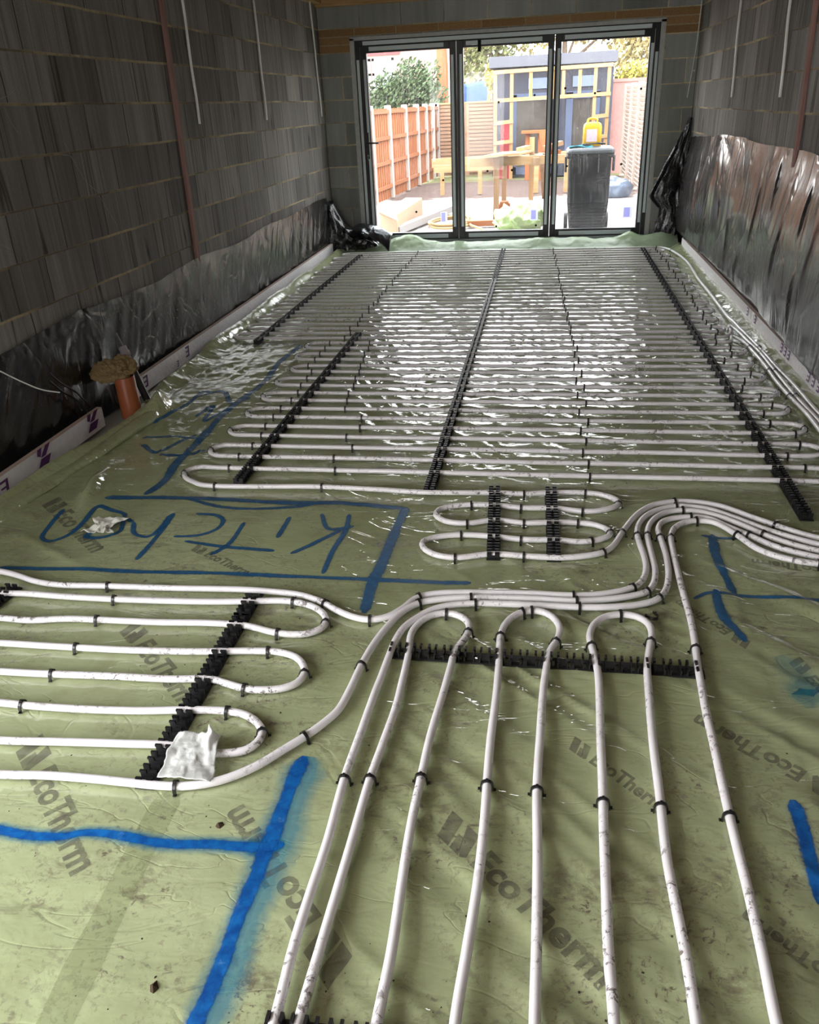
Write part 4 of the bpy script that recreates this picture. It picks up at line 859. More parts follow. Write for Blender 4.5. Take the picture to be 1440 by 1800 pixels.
# ---------------------------------------------------------------- staples
def staple_mesh():
    mb = MB(); R_ = PR + 0.0028; wd = 0.0042; arc = []
    for i in range(13):
        a = math.pi * i / 12; arc.append((R_ * math.cos(a), R_ * math.sin(a) + PZ))
    arc = [(R_ + 0.0008, 0.0), (R_ + 0.0006, PZ * 0.5)] + arc + [(-R_ - 0.0006, PZ * 0.5), (-R_ - 0.0008, 0.0)]
    th = 0.0022
    ctr = Vector((0, PZ))
    vs = []; 
    for (a, b) in arc:
        v = Vector((a, b)) - (ctr if b > PZ else Vector((0, b))); v = v.normalized() * th if v.length else Vector((th, 0))
        for yy_ in (-wd, wd): vs.append((a - v.x * 0.3, yy_, b - v.y * 0.3)); vs.append((a + v.x, yy_, b + v.y))
    n = len(arc); fs = []
    for i in range(n - 1):
        p_, r_ = i * 4, (i + 1) * 4
        fs += [(p_ + 1, r_ + 1, r_ + 3, p_ + 3), (p_, p_ + 2, r_ + 2, r_), (p_, r_, r_ + 1, p_ + 1), (p_ + 2, p_ + 3, r_ + 3, r_ + 2)]
    mb.add(vs, fs)
    # small tails standing out from the feet and a rib on the crown
    for sgn in (-1, 1):
        mb.box(sgn * (R_ + 0.004) - 0.004, -wd * 0.8, 0.006, sgn * (R_ + 0.004) + 0.004, wd * 0.8, 0.009)
    mb.box(-0.003, -wd, PZ + R_ - 0.0002, 0.003, wd, PZ + R_ + 0.0045)
    o = mb.build('pipe_staple', M['staple']); return o
ST0 = staple_mesh(); st_first = [True]
def tangent(C, x, y):
    best = min(range(1, len(C) - 1), key=lambda i: (C[i].x - x) ** 2 + (C[i].y - y) ** 2)
    d = C[best + 1] - C[best - 1]; return C[best], math.atan2(d.y, d.x)
ARR = {id(C): np.array([(v.x, v.y) for v in C]) for C in (CA, CB, CC, CD)}
def staple(x, y, curves, label, group, snap=0.06):
    bestd = 9; bc = None
    for C in curves:
        A = ARR[id(C)]; dd = ((A - (x, y)) ** 2).sum(1); i = int(dd.argmin())
        if dd[i] < bestd: bestd = dd[i]; bc = (C, i)
    C, i = bc; i = min(max(i, 1), len(C) - 2); d = C[i + 1] - C[i - 1]
    o = ST0 if st_first[0] else ST0.copy()
    if not st_first[0]: COL.objects.link(o)
    st_first[0] = False
    o.location = (C[i].x, C[i].y, 0); o.rotation_euler = (0, 0, math.atan2(d.y, d.x) - math.pi / 2)
    setp(o, label, 'pipe staple', group); return o
for x, y in T['staples_left']: staple(x, y, (CC, CD), 'black plastic staple gripping the long rows of pipe in the left foreground', 'staples on the left foreground rows')
for x, y in T['staples_front']: staple(x, y, (CC, CD, CB), 'black plastic staple gripping the hairpin loops and swept pipe bundle at front', 'staples on the hairpins and swept bundle')
for x, y in T['staples_coil']: staple(x, y, (CB,), 'black plastic staple gripping the small four row coil', 'staples on the small coil')
for k in range(0, 18):
    for x in (1.07 + 0.01 * math.sin(k * 5), 1.55 + 0.03 * math.sin(k * 2.7), 2.68 + 0.02 * math.sin(k * 3.3), 3.60 + 0.05 * math.sin(k * 1.7)):
        if k == 0 and x > 2.2: continue
        if 1.3 < x < 2 and k > 6: x = 1.50 - 0.012 * k
        if x < 1.2 and k > 12: x = 1.0
        staple(x, row_y(k), (CB,), 'black plastic staple gripping a pipe row across the middle of the floor', 'staples on the middle rows')
    if k % 2 == 0 and k > 0: staple(midL(k) - 0.01, row_y(k) + 0.067, (CB,), 'black plastic staple on a left hand bend of the middle rows', 'staples on the left bends')
    if k % 2 == 1 and k < 17: staple(midR(k), row_y(k) + 0.067, (CB,), 'black plastic staple on a right hand bend of the middle rows', 'staples on the right bends')
staple(0.875, 3.14, (CB,), 'black plastic staple on a left hand bend of the middle rows', 'staples on the left bends')
for k in range(18, 46):
    for x in (1.08 + 0.01 * math.sin(k * 4), 2.66 - 0.004 * (k - 18), 3.61 + 0.012 * math.sin(k * 1.7)):
        staple(x, row_y(k), (CA,), 'black plastic staple gripping a close pipe row of the far half', 'staples on the far rows')
    if k % 2 == 1 and k < 45: staple(3.72, row_y(k) + 0.067, (CA,), 'black plastic staple on a right hand bend of the far rows', 'staples on the far right bends')
for y in (4.3, 4.75, 5.25): 
    for C in (CA, CB): staple(3.80, y, (C,), 'black plastic staple gripping the straight pipes beside the right wall', 'staples along the right wall')
lx, ly = T['loose_staple'][0]
ls = ST0.copy(); COL.objects.link(ls); ls.location = (lx, ly, 0.016); ls.rotation_euler = (math.radians(88), 0, 0.6); setp(ls, 'loose black staple lying on the green sheet above the right hairpin loop', 'pipe staple'); del ls['group']

# ---------------------------------------------------------------- clip rails
PITCH = 0.1343 / 3
def clip_mesh(h=0.029):
    mb = MB()
    for sx_ in (-1, 1):
        x0 = sx_ * (PR + 0.0012)
        for sy in (-1, 1):
            a, b = sorted((x0, x0 + sx_ * 0.0035)); c, d = sorted((sy * 0.0055, sy * 0.0225))
            mb.box(a, c, 0.004, b, d, h); a2, b2 = sorted((x0 - sx_ * 0.003, x0 + sx_ * 0.0035)); mb.box(a2, c, h - 0.006, b2, d, h)
        a, b = sorted((x0, x0 + sx_ * 0.003)); mb.box(a, -0.0055, 0.004, b, 0.0055, 0.016)
    mb.box(-PR, -0.010, 0.004, PR, 0.010, 0.007)
    me = mb.build('clip', M['black_plastic']); return me
CLIP = clip_mesh(); clip_data = CLIP.data; bpy.data.objects.remove(CLIP)
def rail(a, b, label, many_first=True, phase=0.0):
    a = Vector((a[0], a[1], 0)); b = Vector((b[0], b[1], 0)); L = (b - a).length; ang = math.atan2(b.y - a.y, b.x - a.x)
    t = thing('pipe_rail', label, 'pipe rail', (a.x, a.y, 0.0045), 'black clip rails under the pipes'); t.rotation_euler = (0, 0, ang)
    mb = MB(); n = int(L / PITCH)
    # ladder-like strip: two edge bars with cross bars
    mb.box(0, -0.025, 0, L, -0.0125, 0.0042); mb.box(0, 0.0125, 0, L, 0.025, 0.0042)
    for i in range(2 * n + 1): mb.box(i * PITCH / 2, -0.0125, 0, i * PITCH / 2 + 0.013, 0.0125, 0.0040)
    mb.build('base_strip', M['black_plastic'], t)
    rest = MB()
    for i in range(n):
        x = (i + 0.5) * PITCH + phase
        if i < 100:
            c = bpy.data.objects.new('clip', clip_data); COL.objects.link(c); c.parent = t; c.location = (x, 0, 0)
        else:
            n0 = len(rest.v); rest.v += [(v.co.x + x, v.co.y, v.co.z) for v in clip_data.vertices]
            rest.f += [tuple(i_ + n0 for i_ in p_.vertices) for p_ in clip_data.polygons]; rest.smooth += [False] * len(clip_data.polygons)
    if rest.v: rest.build('clip', M['black_plastic'], t)['kind'] = 'stuff'
    return t
R_ = T['rails']
def y_rail(x, y0, y1, label):
    k = math.ceil((y0 - 3.088) / PITCH); ystart = 3.088 + k * PITCH - 0.5 * PITCH
    return rail((x, ystart), (x, y1), label)
y_rail(2.015, 3.02, 9.22, 'long black clip rail down the centre of the pipe rows')
y_rail(3.473, 2.90, 9.10, 'long black clip rail under the right hand ends of the rows')
y_rail(1.158, 3.05, 5.62, 'black clip rail beside the blue painted line on the left of the middle rows')
y_rail(0.462, 5.40, 9.00, 'black clip rail under the far left ends of the rows')
rail(R_['left'][1], R_['left'][0], 'black clip rail under the left foreground rows, half hidden by the plastic scrap')
rail(R_['cross'][0], R_['cross'][1], 'black clip rail lying crosswise under the tall hairpin pipes')
rail(R_['coil_a'][1], R_['coil_a'][0], 'short black clip rail under the small coil, nearer its left loops')
rail(R_['coil_b'][1], R_['coil_b'][0], 'short black clip rail under the small coil, nearer its right loops')
rail((0.60, 1.45), R_['edge'][0], 'black clip rail cut off by the left edge of the picture')
rail((2.012, 0.805), (2.92, 0.815), 'black clip rail at the bottom edge under the tall hairpin pipes')
# ================================================================ edge boards and polythene on the walls
def board(pts, h, th, label, marks, side):
    """upright edge board following pts (x, y); side=+1 printed face looks to +x"""
    t = thing('insulation_board', label, 'insulation board', (pts[0][0], pts[0][1], 0), 'foil faced boards along the walls')
    o0 = Vector((pts[0][0], pts[0][1], 0))
    C = [Vector((a, b, 0)) - o0 for a, b in pts]; core = MB(); face = MB()
    n = []
    for i in range(len(C)):
        d = (C[min(i + 1, len(C) - 1)] - C[max(i - 1, 0)]).normalized(); n.append(Vector((d.y, -d.x, 0)) * side)
    R0 = []
    for c, m_ in zip(C, n):
        R0.append([c, c - m_ * th, c - m_ * th + Vector((0, 0, h)), c + Vector((0, 0, h))])
    core.grid(R0, closed_u=True); core.add(R0[0], [(0, 1, 2, 3)]); core.add(R0[-1], [(3, 2, 1, 0)]); core.smooth = [False] * len(core.f)
    core.build('foam_core', M['foam'], t)
    rows_ = []
    for i, (c, m_) in enumerate(zip(C, n)):
        rows_.append([c + m_ * (0.0015 + 0.002 * float(vn(c.y * 8, j * 1.3, 5))) + Vector((0, 0, h * j / 6 * 0.995)) for j in range(7)])
    face.grid(rows_); face.build('foil_face', M['foil'], t)
    for (yy, hz, sc, kind) in marks:
        i = min(range(len(C)), key=lambda k: abs(C[k].y + o0.y - yy)); c, m_ = C[i], n[i]
        d = (C[min(i + 1, len(C) - 1)] - C[max(i - 1, 0)]).normalized(); b = c + m_ * 0.0055 + Vector((0, 0, hz))
        mb = MB()
        def Q(L): 
            vs = [b + d * (-u * sc * 1.35) + Vector((0, 0, -v * sc * 1.25)) for u, v in L]; mb.add(vs, [tuple(range(len(L)))]); 
        if kind == 'logo':
            Q([(-0.05, 0.0), (0.02, 0.0), (0.05, 0.035), (-0.02, 0.035)]); Q([(-0.06, -0.045), (-0.025, -0.045), (0.02, -0.005), (-0.015, -0.005)]); Q([(0.0, -0.045), (0.03, -0.045), (0.04, -0.02), (0.02, -0.01)])
        else:
            Q([(-0.02, -0.03), (-0.005, -0.03), (0.005, 0.03), (-0.01, 0.03)]); Q([(-0.005, -0.03), (0.03, -0.03), (0.03, -0.02), (-0.003, -0.02)]); Q([(0.0, -0.004), (0.03, -0.004), (0.03, 0.004), (0.0, 0.004)]); Q([(0.004, 0.02), (0.035, 0.02), (0.035, 0.03), (0.005, 0.03)])
        mb.build('purple_logo' if kind == 'logo' else 'purple_letter', M['purple'], t)
    return t
def lin(pts, n): 
    P = np.array(pts); s = np.linspace(0, 1, n); u = np.linspace(0, 1, len(P)); return [(float(np.interp(v, u, P[:, 0])), float(np.interp(v, u, P[:, 1]))) for v in s]
board(lin([(0.155, 1.0), (0.155, 2.2), (0.152, 2.8), (0.15, 3.4), (0.15, 3.78)], 40), 0.105, 0.026, 'foil faced edge board with purple logos in front of the brown pipe stub', [(3.2, 0.06, 0.9, 'logo'), (3.68, 0.062, 0.9, 'logo'), (2.9, 0.05, 0.9, 'letter')], 1)
board(lin([(0.118, 4.16), (0.11, 5.0), (0.10, 6.5), (0.085, 8.0), (0.07, 9.3)], 80), 0.105, 0.026, 'long foil faced edge board running from the brown pipe stub to the doors', [(4.36, 0.06, 0.9, 'letter'), (5.05, 0.062, 0.9, 'letter'), (4.85, 0.03, 0.5, 'letter')], 1)
board(lin([(3.885, 9.2), (3.886, 7.5), (3.888, 6.0), (3.89, 4.6), (3.892, 3.0), (3.893, 0.6)], 90), 0.105, 0.026, 'long foil faced edge board at the foot of the right hand wall', [(y_, 0.075, 0.75, 'letter') for y_ in (6.0, 5.75, 5.05, 4.98, 4.9, 4.42, 4.36, 4.3)], 1)

def drape(name, parent, ys_, zt_of, zb, xfun, mat, nz=44):
    rows_ = []
    for y_ in ys_:
        zt_ = zt_of(y_); rows_.append([(xfun(y_, zb + (zt_ - zb) * j / (nz - 1), j / (nz - 1)), y_, zb + (zt_ - zb) * j / (nz - 1)) for j in range(nz)])
    A = np.array(rows_); return mesh_arrays(name, A[..., 0], A[..., 1], A[..., 2], mat, parent)
# left sheet
ls_ = thing('damp_proof_sheet', 'black polythene sheet hung low along the left block wall', 'plastic sheet', (0, 0, 0), 'black sheets on the walls')
PT = T['left_sheet_top']
def ltop(y_): return float(np.interp(y_, [q_[0] for q_ in PT], [q_[1] for q_ in PT])) + 0.012 * float(fbm(np.array(y_ * 3.0), np.array(0.0), 7, 2)) - 0.02 * abs(math.sin((y_ - 4.02) * 1.9))
def lx_(y_, z_, t_):
    b = 0.012 + 0.055 * (1 - t_) * (0.4 + float(vn(y_ * 0.9, 0.3, 2)))
    u = y_ - z_ * 0.75
    b += 0.020 * (float(ridge(np.array(u * 4.2 + 0.5 * float(vn(y_, z_ * 2, 4))), np.array(z_ * 0.9), 15)) - 0.2) * (1 - 0.6 * t_) * (0.5 + float(vn(y_ * 0.7, 2.0, 9)))
    b += 0.008 * (float(ridge(np.array(u * 12), np.array(z_ * 3), 16)) - 0.3)
    b += 0.005 * float(fbm(np.array(y_ * 5), np.array(z_ * 3), 19, 2))
    # pleats fanning from the nail beside the pipe stub
    dy, dz = y_ - 4.02, 0.56 - z_; r = math.hypot(dy, dz); a = math.atan2(dy, dz)
    if r > 1e-3: b += 0.010 * math.exp(-(r / 0.3)) * abs(math.sin(a * 7)) * min(1, r / 0.05)
    if z_ < 0.15: b = min(b, float(np.interp(y_, [2, 3.8, 4.16, 6.5, 9.3], [0.11, 0.11, 0.085, 0.068, 0.038])))
    return max(0.006, b)
drape('hanging_sheet', ls_, np.arange(1.0, 9.42, 0.022), ltop, -0.01, lx_, M['dpm'])
# its loose end crumpled in the corner by the doors
P = []
for i, s_ in enumerate(np.linspace(0, 1, 70)):
    x0 = 0.03 + 0.58 * s_; hgt = np.interp(s_, [0, 0.08, 0.16, 0.25, 0.45, 0.7, 0.9, 1.0], [0.58, 0.56, 0.44, 0.33, 0.25, 0.19, 0.13, 0.06]) - 0.02
    row_ = []
    for j, a in enumerate(np.linspace(0, math.pi, 36)):
        rr = 1 + 0.35 * float(fbm(np.array(s_ * 6 + 1), np.array(a * 2.2), 23, 3))
        yy_ = 9.50 - 0.17 * math.cos(a) * rr * (1.1 - 0.4 * s_); zz_ = max(0.0, hgt * math.sin(a) ** 0.8 * (0.85 + 0.25 * rr - 0.15))
        row_.append((x0 + 0.03 * float(fbm(np.array(s_ * 9), np.array(a * 3), 25, 2)), yy_, zz_ + 0.005))
    P.append(row_)
mb = MB(); mb.grid(P); mb.build('crumpled_end', M['dpm_dark'], ls_)
P = []
for i, s_ in enumerate(np.linspace(0, 1, 40)):
    row_ = []
    for j, t_ in enumerate(np.linspace(0, 1, 24)):
        x_ = 0.30 + 0.42 * s_; z_ = 0.27 - 0.14 * s_ + 0.05 * math.sin(s_ * 3.0) + 0.05 * math.sin(t_ * 3.1) * s_ + 0.012 * float(fbm(np.array(s_ * 8), np.array(t_ * 5), 27, 2)); y_ = 9.34 + 0.26 * t_ - 0.04 * s_
        row_.append((x_ + 0.03 * t_ * s_, y_, z_ - 0.10 * (1 - t_) ** 2 * (0.3 + s_)))
    P.append(row_)
mb = MB(); mb.grid(P); solid(mb.build('raised_flap', M['dpm'], ls_), 0.003)
# right sheet
rs_ = thing('damp_proof_sheet', 'tall shiny black polythene sheet covering the lower right block wall', 'plastic sheet', (0, 0, 0), 'black sheets on the walls')
RT = sorted(T['right_sheet_top'])
def rtop(y_): return float(np.interp(y_, [q_[0] for q_ in RT], [q_[1] for q_ in RT])) + 0.012 * float(fbm(np.array(y_ * 4.0), np.array(1.0), 37, 2))
CREASE = [(5.35, 0.35, 0.80, 0.1), (6.2, 0.45, 0.95, -0.1), (6.9, 0.15, 0.62, 0.2), (7.35, 0.5, 0.85, 0.0), (5.0, 0.70, 1.0, 0.1), (7.9, 0.12, 0.5, -0.3), (6.5, 0.13, 0.42, -0.5), (4.8, 0.2, 0.55, 0.3), (7.68, 0.9, 1.13, 0.0), (8.5, 0.3, 0.8, 0.2), (5.75, 0.75, 1.08, 0.05)]
def rx_(y_, z_, t_):
    bulge = 0.016 + 0.075 * math.sin(min(1, (1 - t_) * 1.15) * math.pi * 0.62) ** 1.2 * (0.45 + float(vn(y_ * 0.8, 0.2, 42)))
    bulge *= 0.55 + 0.45 * min(1.0, (1 - t_) * 5 + 0.15)
    b = bulge + 0.014 * (float(ridge(np.array(y_ * 2.6 + 0.4 * float(fbm(np.array(y_), np.array(z_ * 1.4), 3, 2))), np.array(z_ * 0.8 + 3), 44)) - 0.3)
    b += 0.020 * (float(ridge(np.array((y_ + z_ * 1.2) * 1.5), np.array(z_ * 2.2), 45)) - 0.3) * (1 - t_)
    b += 0.006 * float(fbm(np.array(y_ * 4), np.array(z_ * 2.5), 46, 2)) + 0.0035 * (float(ridge(np.array(y_ * 11 + z_), np.array(z_ * 1.6), 47)) - 0.3)
    dy, dz = y_ - 7.68, 1.12 - z_; r = math.hypot(dy, dz); a = math.atan2(dy, dz)
    if r > 1e-3: b += 0.022 * math.exp(-(r / 0.45)) * abs(math.sin(a * 5)) * min(1, r / 0.06)
    for (yc, z0_, z1_, sl_) in CREASE:
        if z0_ < z_ < z1_:
            u_ = (y_ - yc - 0.35 * sl_ * (z_ - z0_) - 0.03 * math.sin(z_ * 7 + yc)); f_ = math.sin((z_ - z0_) / (z1_ - z0_) * math.pi) ** 0.5
            b += f_ * (0.012 * math.exp(-((u_ - 0.024) / 0.02) ** 2) - 0.007 * math.exp(-(u_ / 0.008) ** 2))
    if z_ < 0.15: b = min(b, 0.013 + 0.5 * max(0.0, z_ - 0.115))
    return ROOM_W - max(0.008, min(b, 0.15))
drape('hanging_sheet', rs_, np.concatenate([np.arange(0.4, 2.6, 0.04), np.arange(2.6, 9.62, 0.014)]), rtop, 0.0, rx_, M['dpm_right'], 64)
# folded end hanging in the far right corner
P = []
for i, t_ in enumerate(np.linspace(0, 1, 60)):
    z_ = 1.22 * (1 - t_) + 0.015; xl = float(np.interp(z_, [0, 0.06, 0.30, 0.36, 0.46, 0.49, 0.8, 1.05, 1.23], [3.60, 3.60, 3.66, 3.66, 3.56, 3.55, 3.68, 3.80, 3.89])); row_ = []
    for j, s_ in enumerate(np.linspace(0, 1, 30)):
        x_ = xl + (3.915 - xl) * s_
        y_ = 9.60 - 0.10 * t_ * math.sin(s_ * 2.6) - 0.05 * float(ridge(np.array(s_ * 2.4 + t_ * 0.7), np.array(t_ * 3.0), 53)) + 0.03 * float(fbm(np.array(s_ * 4), np.array(t_ * 6), 54, 3)) - 0.02
        row_.append((x_, min(y_, ROOM_D - 0.012), z_))
    P.append(row_)
mb = MB(); mb.grid(P); solid(mb.build('corner_fold', M['dpm_dark'], rs_), 0.003)

# ================================================================ things on the walls
def strip(name, key, x, label, zt_=TOP, wd=0.05, lean=True):
    (ya, za), (yb, zb_) = T[key]; sl = (ya - yb) / (za - zb_); yt = yb + sl * (zt_ - zb_)
    mb = MB(); mb.beam((x, yb - sl * 0.1, zb_ - 0.1), (x, yt, zt_), wd, 0.022, (1, 0, 0)); return setp(bevel(mb.build(name, M['red_batten']), 0.003), label, 'batten', 'red wall battens')
strip('wall_batten', 'left_batten', 0.012, 'red brown batten fixed upright on the left block wall')
strip('wall_batten', 'right_batten', ROOM_W - 0.012, 'red brown batten fixed upright on the right block wall')
def cable(a, b, label, side):
    x = 0.014 if side == 'l' else ROOM_W - 0.014
    mb = MB(); sl = (a[0] - b[0]) / (a[1] - b[1]); P_ = []
    for k in range(14):
        z_ = b[1] + (TOP - b[1]) * k / 13; P_.append((x + 0.002 * math.sin(k), b[0] + sl * (z_ - b[1]) + 0.0015 * math.sin(k * 1.3), z_))
    mb.tube(P_, 0.0095, 8); return setp(mb.build('hanging_cable', M['white_plastic']), label, 'cable', 'white cables hanging on the walls')
for c, lb in zip(T['left_cables'], ('thick white cable end hanging on the left wall just past the batten', 'white cable end in the middle of the left wall, its rows of blocks bare', 'thin white cable end hanging nearest the far left corner')): cable(c[0], c[1], lb, 'l')
for c, lb in zip(T['right_cables'], ('white cable end on the right wall, farther of the two clear of the corner', 'white cable end on the right wall beside the batten')): cable(c[0], c[1], lb, 'r')
a, b = T['corner_cable']; mb = MB(); mb.tube([(3.915, ROOM_D - 0.012, TOP), (3.912, ROOM_D - 0.02, 2.2), (a[0] - 0.03, ROOM_D - 0.03, a[1]), (3.885, ROOM_D - 0.04, 1.66), (b[0], ROOM_D - 0.05, b[1])], 0.005, 8)
mb.tube([(3.885, ROOM_D - 0.04, 1.66), (3.91, ROOM_D - 0.03, 1.665), (3.912, ROOM_D - 0.01, 1.65)], 0.004, 8)
setp(mb.build('hanging_cable', M['white_plastic']), 'thin white cable dangling in the far right corner above the black fold', 'cable', 'white cables hanging on the walls')
mb = MB()
for s in T['web']:
    mb.tube(catmull([(0.004 + 0.003 * i, a_, b_) for i, (a_, b_) in enumerate(s)], 0.02), 0.0008, 4)
setp(mb.build('cobweb', M['web']), 'dusty cobweb threads on the dark blocks of the left wall', 'cobweb', None, 'stuff')
mb = MB(); mb.tube(catmull([(0.10 + 0.01 * i, a_, b_) for i, (a_, b_) in enumerate(T['white_wire'])], 0.02), 0.0032, 8); setp(mb.build('loose_wire', M['white_plastic']), 'thin white wire curving in front of the black sheet at the left edge', 'wire')
mb = MB(); bc = T['black_cable']; mb.tube(catmull([(0.105, a_, b_) for (a_, b_) in bc] + [(0.11, 3.80, 0.004)], 0.02), 0.006, 8); mb.tube(catmull([(0.095, a_ + 0.03, b_ + 0.03) for (a_, b_) in bc] + [(0.10, 3.83, 0.004)], 0.02), 0.004, 8)
setp(mb.build('loose_cable', M['black_plastic']), 'black twisted cable dropping behind the foil board near the pipe stub', 'cable')

# ---------------------------------------------------------------- pipe stub, wool and conduit
SX, SY = 0.236, 3.93
mb = MB(); RO, RI = 0.055, 0.050; prof = [(RO, 0.0), (RO, 0.225), (RO - 0.001, 0.23), (RI, 0.23), (RI, 0.05)]
rings = [[(r_ * math.cos(2 * math.pi * k / 40), r_ * math.sin(2 * math.pi * k / 40), z_) for k in range(40)] for r_, z_ in prof]
mb.grid(rings, closed_u=True); so = mb.build('soil_pipe', M['terracotta'], None, (SX, SY, 0.0)); so.rotation_euler = (0.01, -0.01, 0)
setp(so, 'terracotta plastic pipe stub rising through the floor by the left wall', 'soil pipe')
bm = bmesh.new(); bmesh.ops.create_icosphere(bm, subdivisions=6, radius=1.0)
for v in bm.verts:
    c = v.co.copy(); nA = np.array([c.x * 2.3 + 4, c.y * 2.3 + c.z * 1.7])
    d = 1 + 0.45 * float(fbm(np.array(c.x * 2.6 + c.z * 1.7 + 9), np.array(c.y * 2.6 - c.z * 1.3), 61, 5)) + 0.22 * float(fbm(np.array(c.x * 8 + c.z * 6), np.array(c.y * 8 - c.z * 7), 63, 4))
    v.co = Vector((c.x * 0.115 * d - 0.03, c.y * 0.085 * d, c.z * 0.062 * d + 0.014 * math.tanh(c.x * 3)))
    if v.co.z < 0: v.co.z *= 0.8
me = bpy.data.meshes.new('mineral_wool'); bm.to_mesh(me); bm.free(); me.materials.append(M['wool'])
for f in me.polygons: f.use_smooth = True
wo_ = bpy.data.objects.new('mineral_wool', me); COL.objects.link(wo_); wo_.location = (SX - 0.02, SY, 0.262)
setp(wo_, 'torn tuft of brown mineral wool plugging the terracotta pipe', 'wool')
cd = thing('conduit', 'dark grey slanting conduit with a pale collar behind the terracotta pipe', 'conduit', (0.26, 4.10, 0))
mb = MB(); A_, B_ = Vector((0.0, 0.0, 0.0)), Vector((-0.115, 0.06, 0.27)); mb.tube([A_, A_.lerp(B_, 0.5), B_], 0.021, 18); mb.build('tube', M['grey_pipe'], cd)
mb = MB(); d_ = (B_ - A_).normalized(); mb.tube([B_ + d_ * s for s in (0.0, 0.004, 0.03, 0.034, 0.056, 0.06)], [0.022, 0.027, 0.027, 0.023, 0.023, 0.020], 18); o = mb.build('collar', M['lilac'], cd); o['label'] = 'pale grey collar'
mb = MB(); mb.tube([B_ + d_ * 0.05, B_ + d_ * 0.09, B_ + d_ * 0.14], [0.010, 0.008, 0.006], 10); mb.build('wire_end', M['grey_pipe'], cd)

# ---------------------------------------------------------------- scraps
q0, q1, q2, q3 = [Vector((a_, b_, 0)) for a_, b_ in T['scrap']]
P = []
for i, s_ in enumerate(np.linspace(0, 1, 36)):
    row_ = []
    for j, t_ in enumerate(np.linspace(0, 1, 36)):
        v = q0.lerp(q3, s_).lerp(q1.lerp(q2, s_), t_)
        z_ = 0.040 + 0.010 * float(fbm(np.array(s_ * 3.5), np.array(t_ * 3.5), 65, 3)) + 0.006 * float(ridge(np.array((s_ - t_ * 0.4) * 4), np.array(t_ * 2), 66)) - 0.012 * (s_ > 0.5) * (s_ - 0.5) * 2 * (1 - t_)
        z_ += 0.035 * math.exp(-(((s_ - 0.82) / 0.06) ** 2)) * max(0, t_ - 0.55) * 2.2
        e_ = 0.006 * float(fbm(np.array(s_ * 7), np.array(t_ * 7), 67, 2)); row_.append((v.x + e_, v.y + e_, z_))
    P.append(row_)
mb = MB(); mb.grid(P); setp(solid(mb.build('plastic_scrap', M['scrap']), 0.0008), 'crumpled square of milky plastic lying over the left foreground rail and pipe', 'plastic scrap')
tc_ = np.array(T['tissue']).mean(0); P = []
for i, s_ in enumerate(np.linspace(0, 1, 30)):
    row_ = []
    for j, t_ in enumerate(np.linspace(0, 1, 30)):
        x_ = tc_[0] + (s_ - 0.5) * 0.14 * (0.35 + 0.75 * abs(t_ - 0.42) * 1.6) ; y_ = tc_[1] + (t_ - 0.5) * 0.12 + 0.02 * (s_ - 0.5)
        row_.append((x_ + 0.01 * float(fbm(np.array(s_ * 4), np.array(t_ * 4), 70, 2)), y_, 0.022 + 0.016 * float(ridge(np.array(s_ * 3.2), np.array(t_ * 1.5), 68)) + 0.01 * float(fbm(np.array(s_ * 5), np.array(t_ * 5), 69, 3))))
    P.append(row_)
A = np.array(P); 
mb = MB(); mb.grid(P); setp(solid(mb.build('tissue_scrap', M['tissue']), 0.0008), 'small crumpled white tissue lying on the painted word', 'tissue')
# ================================================================ the garden
GZ = -0.05
g = MB(); gx = np.linspace(-14, 16, 60); gy = np.concatenate([np.linspace(ROOM_D + 0.12, 24, 50), np.linspace(26, 60, 12)])
GX, GY = np.meshgrid(gx, gy); GZZ = GZ + 0.06 * sst(15, 16.5, GY) * fbm(GX * 1.6, GY * 1.6, 101, 3) - 0.02
mesh_arrays('ground', GX, GY, GZZ, M['ground'])['kind'] = 'structure'

def sized(name, mb, mat, label, cat, group=None): return setp(mb.build(name, mat), label, cat, group)
# left fence: panels between concrete posts
def fx(y): return -0.47 + (y - 14.85) * 0.072
py_ = [11.15, 12.3, 13.45, 14.63, 15.82, 17.1, 18.15, 19.0, 19.75, 20.3]
fl2 = thing('garden_fence', 'orange board fence with pale posts down the left of the garden', 'fence', (fx(10), 10, GZ))
FO = Vector((fx(10), 10, GZ))
for a_, b_ in zip(py_, py_[1:]):
    mb = MB(); n = 15
    for k in range(n):
        ya = a_ + 0.06 + (b_ - a_ - 0.12) * k / n; yb = a_ + 0.06 + (b_ - a_ - 0.12) * (k + 1) / n + 0.012; off = 0.008 if k % 2 else 0.0
        mb.beam(Vector((fx(ya) - off, ya, 0.75 + GZ)) - FO, Vector((fx(yb) - off, yb, 0.75 + GZ)) - FO, 0.012, 1.48, (0, 0, 1))
    pn = mb.build('fence_panel', M['fence'], fl2)
    for zr in (0.22, 0.62, 1.02, 1.44):
        mb = MB(); mb.beam(Vector((fx(a_ + 0.06) + 0.03, a_ + 0.06, zr + GZ)) - FO, Vector((fx(b_ - 0.06) + 0.03, b_ - 0.06, zr + GZ)) - FO, 0.03, 0.06); mb.build('rail', M['fence_rail'], pn)
for a_ in py_:
    mb = MB(); x_ = fx(a_) - FO.x; mb.box(x_ - 0.05, a_ - 10 - 0.05, 0, x_ + 0.06, a_ - 10 + 0.05, 1.54); bevel(mb.build('post', M['concrete_post'], fl2), 0.015)
